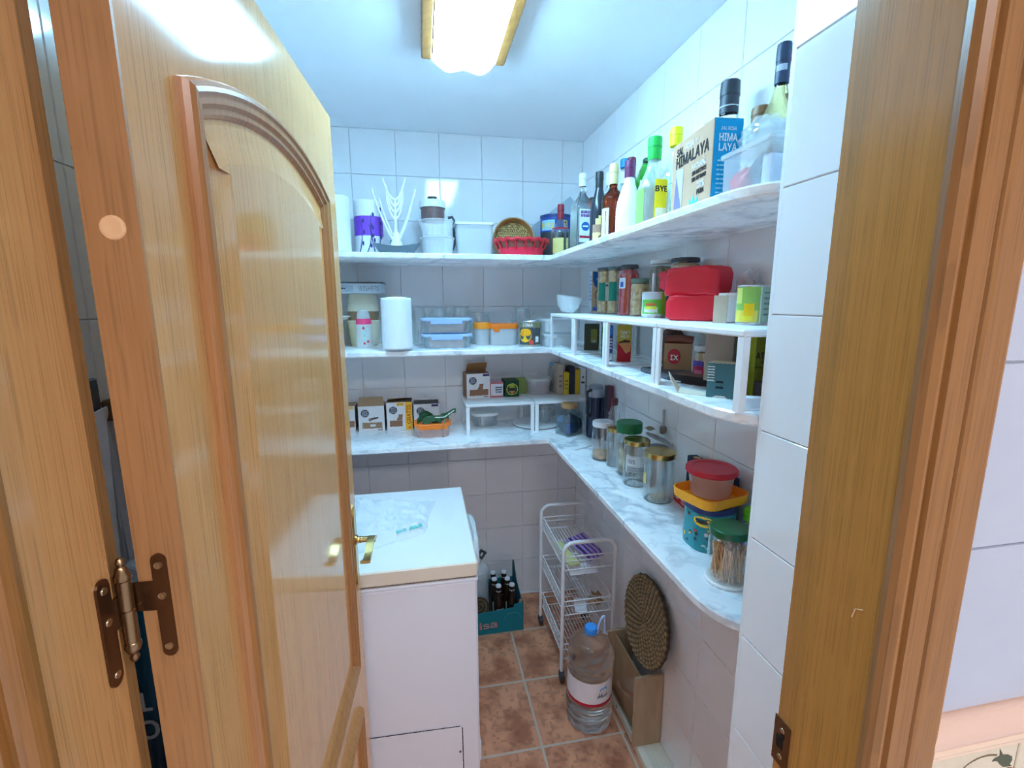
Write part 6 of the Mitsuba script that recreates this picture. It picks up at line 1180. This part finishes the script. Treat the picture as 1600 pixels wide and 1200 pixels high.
def stripes_c(P):
    s_ = ((P[..., 0] - 0.62) * 0.95 + (1.95 - P[..., 1]) * 0.22 * 0)
    t_ = (P[..., 0] - (0.625 + (1.945 - P[..., 1]) * 0.16)) / 0.10
    m = (np.abs((t_ * 4.6) % 1 - 0.5) < 0.17)[..., None]
    return np.where(m, np.array(lin(62, 34, 86)), np.array(lin(166, 134, 206)))
def pk(u, w): 
    P = PA[:, None, None] * (1 - u) * (1 - w) + PB[:, None, None] * u * (1 - w) + PC[:, None, None] * u * w + PD[:, None, None] * (1 - u) * w
    e = np.clip(np.minimum(np.minimum(u, 1 - u), np.minimum(w, 1 - w)) / 0.1, 0, 1); q = np.moveaxis(P, 0, -1).copy(); q[..., 2] += 0.012 * e + 0.006 * e * meshkit.noise(q * 40, 3); return q
part(k, 'wrapper', G().sheet(pk, 60, 30, stripes_c), 'satin'); part(k, 'underside', G().add(np.array([PA, PB, PC, PD]), [[3, 2, 1, 0]], lin(150, 120, 190)), 'satin')
single('yellow_leaflet', G(mat4((0.592, 1.845, 0.5262), math.radians(8))).box((0, 0, 0), (0.052, 0.20, 0.004), lin(206, 204, 140), b=0.001), 'matte', 'pale yellow leaflet lying left of the striped packet on the trolley', 'leaflet')
def slope(o, x, y): x, y = np.array(x, float), np.array(y, float); x /= np.linalg.norm(x); n = np.cross(x, y); n /= np.linalg.norm(n); return frame(o, x, np.cross(n, x), n)
single('white_paper', G(slope((0.640, 1.748, 0.5050), (1, 0.0, 0.02), (0.1, 1, 0.35))).box((0, 0, 0), (0.125, 0.055, 0.0012), (0.80, 0.80, 0.84)), 'matte', 'white paper sticking out under the top tier of the trolley', 'paper')
single('white_card', G(mat4((0.642, 1.770, 0.3160), math.radians(-14))).box((0, 0, 0), (0.052, 0.10, 0.003), (0.80, 0.81, 0.86), b=0.0008), 'matte', 'small white card lying on the middle tier of the trolley', 'card')
k = thing('dry_leaves', 'dry brown onion skins scattered on the middle tier of the trolley', 'onion skins'); rg = np.random.default_rng(8)
for i, (x, y) in enumerate(((0.705, 1.80), (0.735, 1.775), (0.715, 1.755), (0.745, 1.815), (0.60, 1.79), (0.585, 1.85), (0.69, 1.77), (0.725, 1.825))):
    s_ = rg.uniform(0.014, 0.022)
    part(k, 'skin', G(mat4((x, y, 0.3185), rg.uniform(0, 6))).sheet(lambda u, w, s_=s_, i=i: np.stack([(u - 0.5) * 2 * s_, (w - 0.5) * 1.4 * s_ * np.sin(np.clip(u, 0.04, 0.96) * math.pi), 0.004 + 0.010 * (np.abs(u - 0.5) * 2) ** 2 + 0.003 * np.sin(w * 6 + i)], -1), 9, 6, np.array(lin(178, 136, 92)) * rg.uniform(0.7, 1.15)), 'matte')

# ------------------------------------------------------------------ water bottle
k = thing('water_bottle', 'big clear water bottle with a blue cap standing on the floor', 'water bottle'); M = at(0.597, 1.521, 0.001)
def wprof():
    out = [(0.060, 0.004), (0.078, 0.0), (0.086, 0.008)]
    for zz in np.linspace(0.016, 0.115, 24): out.append((0.0885 + 0.0034 * math.sin(zz * 210), zz))
    out += [(0.087, 0.122), (0.0845, 0.128), (0.0845, 0.226), (0.0865, 0.233)]
    for zz in np.linspace(0.238, 0.292, 22): out.append((0.0900 + 0.003 * math.sin(zz * 200), zz))
    for t in np.linspace(0.1, 1, 9): out.append((0.021 + 0.0695 * math.cos(t * math.pi / 2) ** 0.9, 0.292 + 0.080 * math.sin(t * math.pi / 2) ** 1.05))
    return out + [(0.020, 0.380)]
WP = wprof()
def wsurf(scale, zmax):
    pr = [(r_, z_) for r_, z_ in WP if z_ < zmax]; n = 72; A_ = np.linspace(0, 2 * math.pi, n, endpoint=False)
    rows = [[(0, 0, pr[0][1])] * n]
    for r_, z_ in pr:
        low = math.exp(-((z_ - 0.03) / 0.035) ** 2); up = math.exp(-((z_ - 0.282) / 0.045) ** 4)
        rr = (r_ - 0.007 * low * (0.5 + 0.5 * np.cos(A_ * 11)) - up * (0.007 * (0.5 + 0.5 * np.sin(A_ * 3 + (z_ - 0.2) * 60)) + 0.0022 * np.sin(A_ * 7 - z_ * 140))) * scale; rows.append(np.stack([rr * np.cos(A_), rr * np.sin(A_), np.full(n, z_)], 1).tolist())
    rows.append([(0, 0, pr[-1][1])] * n)
    return np.array(rows)
R_ = wsurf(0.995, 0.362); n = R_.shape[1]; m = R_.shape[0]; i, j = np.meshgrid(np.arange(m - 1), np.arange(n), indexing='ij'); f = np.stack([i * n + j, i * n + (j + 1) % n, (i + 1) * n + (j + 1) % n, (i + 1) * n + j], -1).reshape(-1, 4)
v = R_.reshape(-1, 3) @ M[:3, :3].T + M[:3, 3]
part(k, 'water', (v, f), 'water', smooth=True)
part(k, 'neck', G(M).lathe([(0.030, 0.363), (0.021, 0.3725), (0.0205, 0.378), (0.026, 0.3785), (0.026, 0.3815), (0.020, 0.382)], (1, 1, 1), 28), 'glass')
g = G(M); g.lathe([(0.0225, 0.379), (0.0235, 0.381), (0.0235, 0.402), (0.0215, 0.405), (0, 0.4055)], lin(60, 150, 232), 40, crease=50)
for q in range(30):
    a_ = q * 2 * math.pi / 30; g.box((0.0237 * math.cos(a_), 0.0237 * math.sin(a_), 0.382), (0.0018, 0.0018, 0.018), lin(60, 150, 232))
part(k, 'cap', g, 'satin', 'blue screw cap')
t = np.linspace(0, 1, 16); hx = 0.010 + 0.052 * np.sin(t * math.pi) ** 0.8; part(k, 'carry_loop', G(M).tube(np.stack([0.022 + 0.050 * t - 0.030 * np.sin(t * math.pi * 0.5) * 0 - 0.05 * np.clip(t - 0.55, 0, 1) * 0.9, -0.01 - 0.0 * t, 0.378 + 0.070 * np.sin(t * math.pi) ** 0.7], 1), 0.0042, lin(176, 200, 236), 8), 'satin', 'pale blue carrying loop')
g = G(M); ph = facing(0.597, 1.521)
band(g, 0.0866, 0.140, 0.228, ph, 1.9, (0.78, 0.76, 0.80), 40); band(g, 0.0866, 0.127, 0.140, ph, 1.9, lin(178, 28, 56), 40); part(k, 'paper_label', g, 'satin')
g = G(M); aa = lambda s_: ph + 0.62 + s_ / 0.0868
def curve(pts, w_, c_): g.tube([(0.0869 * math.cos(aa(s_)), 0.0869 * math.sin(aa(s_)), z_) for s_, z_ in pts], w_, c_, 5)
curve([(-0.020, 0.164), (-0.013, 0.184), (-0.010, 0.164), (-0.017, 0.172), (-0.006, 0.172), (-0.004, 0.182), (-0.002, 0.165), (0.003, 0.172), (0.006, 0.165), (0.011, 0.174), (0.014, 0.166), (0.020, 0.176)], 0.0016, lin(30, 40, 70))
curve([(-0.012, 0.194), (-0.004, 0.206), (0.003, 0.198), (0.010, 0.209), (0.018, 0.196)], 0.0024, lin(80, 150, 220)); part(k, 'print', g, 'satin')

# ------------------------------------------------------------------ wooden box, placemat and plank along the right wall
single('wooden_plank', boxmesh(0.716, 0.8115, 0.98, 1.640, 0.0, 0.030, 0.002), 'plank_wood', 'pale wooden plank lying on the floor along the right wall', 'plank')
k = thing('wooden_box', 'open wooden box standing on its side on the pale plank', 'box')
for y0, y1 in ((1.340, 1.352), (1.588, 1.600)): part(k, 'end_board', boxmesh(0.700, 0.8085, y0, y1, 0.031, 0.316, 0.0012), 'box_wood')
part(k, 'panel', boxmesh(0.728, 0.734, 1.352, 1.588, 0.034, 0.300), 'box_panel', 'brown panel'); part(k, 'bottom_board', boxmesh(0.712, 0.808, 1.352, 1.588, 0.031, 0.040), 'box_wood')
scene['box_panel'] = prin(proc(lambda p, n, uv: mix((0.22, 0.125, 0.06), (0.34, 0.21, 0.11), fbm(p.y * 16, p.z * 5, 3.0, 3))), 0.6)
rl = part(k, 'bottom_rail', boxmesh(0.706, 0.712, 1.352, 1.588, 0.031, 0.062, 0.001, lin(176, 170, 158)), 'satin', 'pale bottom rail')
part(rl, 'hole', G().lathe([(0.005, 0), (0.005, 0.0004), (0, 0.0004)], (0.015, 0.012, 0.01), 14, frame((0.7058, 1.50, 0.048), (0, -1, 0), (0, 0, 1), (-1, 0, 0))), 'matte')
part(k, 'tape', G().quad([(0.7030, 1.352, 0.310), (0.7030, 1.42, 0.250), (0.7032, 1.52, 0.14), (0.7028, 1.352, 0.20)], (0.5, 0.48, 0.46)), 'glass', 'clear sticky tape')
k = thing('placemat', 'round brown woven placemat leaning on the wall on top of the wooden box', 'placemat')
tl = math.radians(7); Mp = frame((0.772, 1.425, 0.478), (0, -1, 0), (math.sin(tl), 0, math.cos(tl)), (-math.cos(tl), 0, math.sin(tl)))
rr = []
for i in range(12):
    r0 = 0.158 * (i + 0.0) / 12
    for q in (0.05, 0.28, 0.5, 0.72, 0.95): rr.append((0.158 * (i + q) / 12, 0.007 + 0.0045 * math.sin(q * math.pi)))
def matfn(u, w):
    pr = np.array(rr[::-1] and [(0.156, -0.006), (0.1605, 0.0)] + rr[::-1] + [(0.0, 0.008)]); kx = w * (len(pr) - 1); r_ = np.interp(kx, np.arange(len(pr)), pr[:, 0]); h_ = np.interp(kx, np.arange(len(pr)), pr[:, 1]); a_ = u * 2 * math.pi
    row = np.floor(r_ / (0.158 / 12)); h_ = h_ + 0.0028 * np.sin(a_ * (7 + row * 3.2) + row * 1.7) * (r_ > 0.012) * (h_ > 0.003)
    r_ = r_ * (1 + 0.012 * np.sin(a_ * 21) * (r_ > 0.15)); return np.stack([r_ * np.cos(a_), r_ * np.sin(a_), h_], -1)
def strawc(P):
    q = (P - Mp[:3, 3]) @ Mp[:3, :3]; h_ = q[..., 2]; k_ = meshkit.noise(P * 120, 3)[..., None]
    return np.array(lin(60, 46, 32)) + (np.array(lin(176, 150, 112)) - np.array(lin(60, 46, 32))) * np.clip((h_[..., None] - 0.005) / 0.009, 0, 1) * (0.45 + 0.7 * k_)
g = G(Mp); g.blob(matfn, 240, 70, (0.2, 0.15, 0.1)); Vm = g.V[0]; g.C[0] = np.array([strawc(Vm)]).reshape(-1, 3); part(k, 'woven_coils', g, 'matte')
part(k, 'back', G(Mp).lathe([(0.156, -0.006), (0.0, -0.006)], lin(80, 62, 42), 40), 'matte')

# ------------------------------------------------------------------ things hanging on the left wall, seen through the gap at the hinge
single('hook_plate', boxmesh(-0.4485, -0.4405, 0.690, 0.728, 1.488, 1.534, 0.002, lin(52, 54, 58)), 'satin', 'dark grey hook plate on the wall seen through the hinge gap', 'hook plate')
single('brown_hook', boxmesh(-0.449, -0.430, 0.738, 0.765, 1.470, 1.500, 0.003, lin(104, 76, 48)), 'satin', 'brown wooden hook on the wall seen through the hinge gap', 'hook')
k = single('white_sheet', G(frame((-0.4435, 0.745, 1.492), (0.22, -0.975, 0), (0, 0, 1), (0.975, 0.22, 0))).prism([(0, 0), (0.06, 0), (0.06, -0.30), (0.046, -0.24), (0.018, -0.02), (0.0, -0.004)], 0, 0.002, (0.82, 0.82, 0.90)), 'matte', 'stiff white paper sheet hanging from a hook, seen through the hinge gap', 'paper')
def cloth(u, w): return np.stack([-0.446 + 0.012 * (1 + np.sin(u * 16)) * (0.3 + w), 0.725 + 0.06 * u + 0.03 * w * 0, 1.470 - 0.30 * w], -1)
single('grey_cloth', G().sheet(cloth, 24, 12, lin(186, 190, 200)), 'matte', 'pale grey cloth hanging behind the door, seen through the hinge gap', 'cloth')
single('grey_tube', G(frame((-0.424, 0.70, 1.245), (1, 0, 0), (0, 0, 1), (0, -1, 0))).lathe([(0, -0.03), (0.022, -0.03), (0.022, 0.0), (0.019, 0.002), (0, -0.001)], lin(176, 184, 192), 22), 'satin', 'end of a pale grey tube above the teal bag, seen through the hinge gap', 'tube')
k = thing('teal_bag', 'teal and navy shopping bag with white letters hanging behind the hinge', 'bag')
def tb(P):
    t_ = np.clip((1.20 - P[..., 2]) / 0.30, 0, 1)[..., None]; return np.array(lin(14, 96, 124)) * (1 - t_) + np.array(lin(8, 22, 44)) * t_
part(k, 'bag', G().sheet(lambda u, w: np.stack([-0.447 + 0.072 * u, 0.700 + 0.010 * np.sin(u * 9 + w * 3), 1.210 - 0.55 * w], -1), 18, 30, tb), 'satin')
part(k, 'bag_back', G().sheet(lambda u, w: np.stack([-0.375 - 0.072 * u, 0.722 + 0.006 * np.sin(u * 9), 1.210 - 0.55 * w], -1), 10, 12, tb), 'satin')
g = G(frame((-0.424, 0.6885, 1.055), (1, 0, 0), (0, 0, 1), (0, -1, 0))); g.text('PL', 0.030, (0.62, 0.66, 0.68), sh(-0.004, 0.0), bold=True, width=0.030); g.text('O', 0.030, (0.5, 0.54, 0.56), sh(0.002, -0.048), bold=True); part(k, 'lettering', g, 'satin')
single('white_strap', G().tube([(-0.386, 0.690, 1.24), (-0.394, 0.688, 1.20), (-0.391, 0.688, 1.10)], 0.004, (0.78, 0.78, 0.84), 6), 'satin', 'white strap hanging beside the teal bag, seen through the hinge gap', 'strap')
for key in list(labels):
    if key not in scene and not any(q.startswith(key + '__') for q in scene): del labels[key]
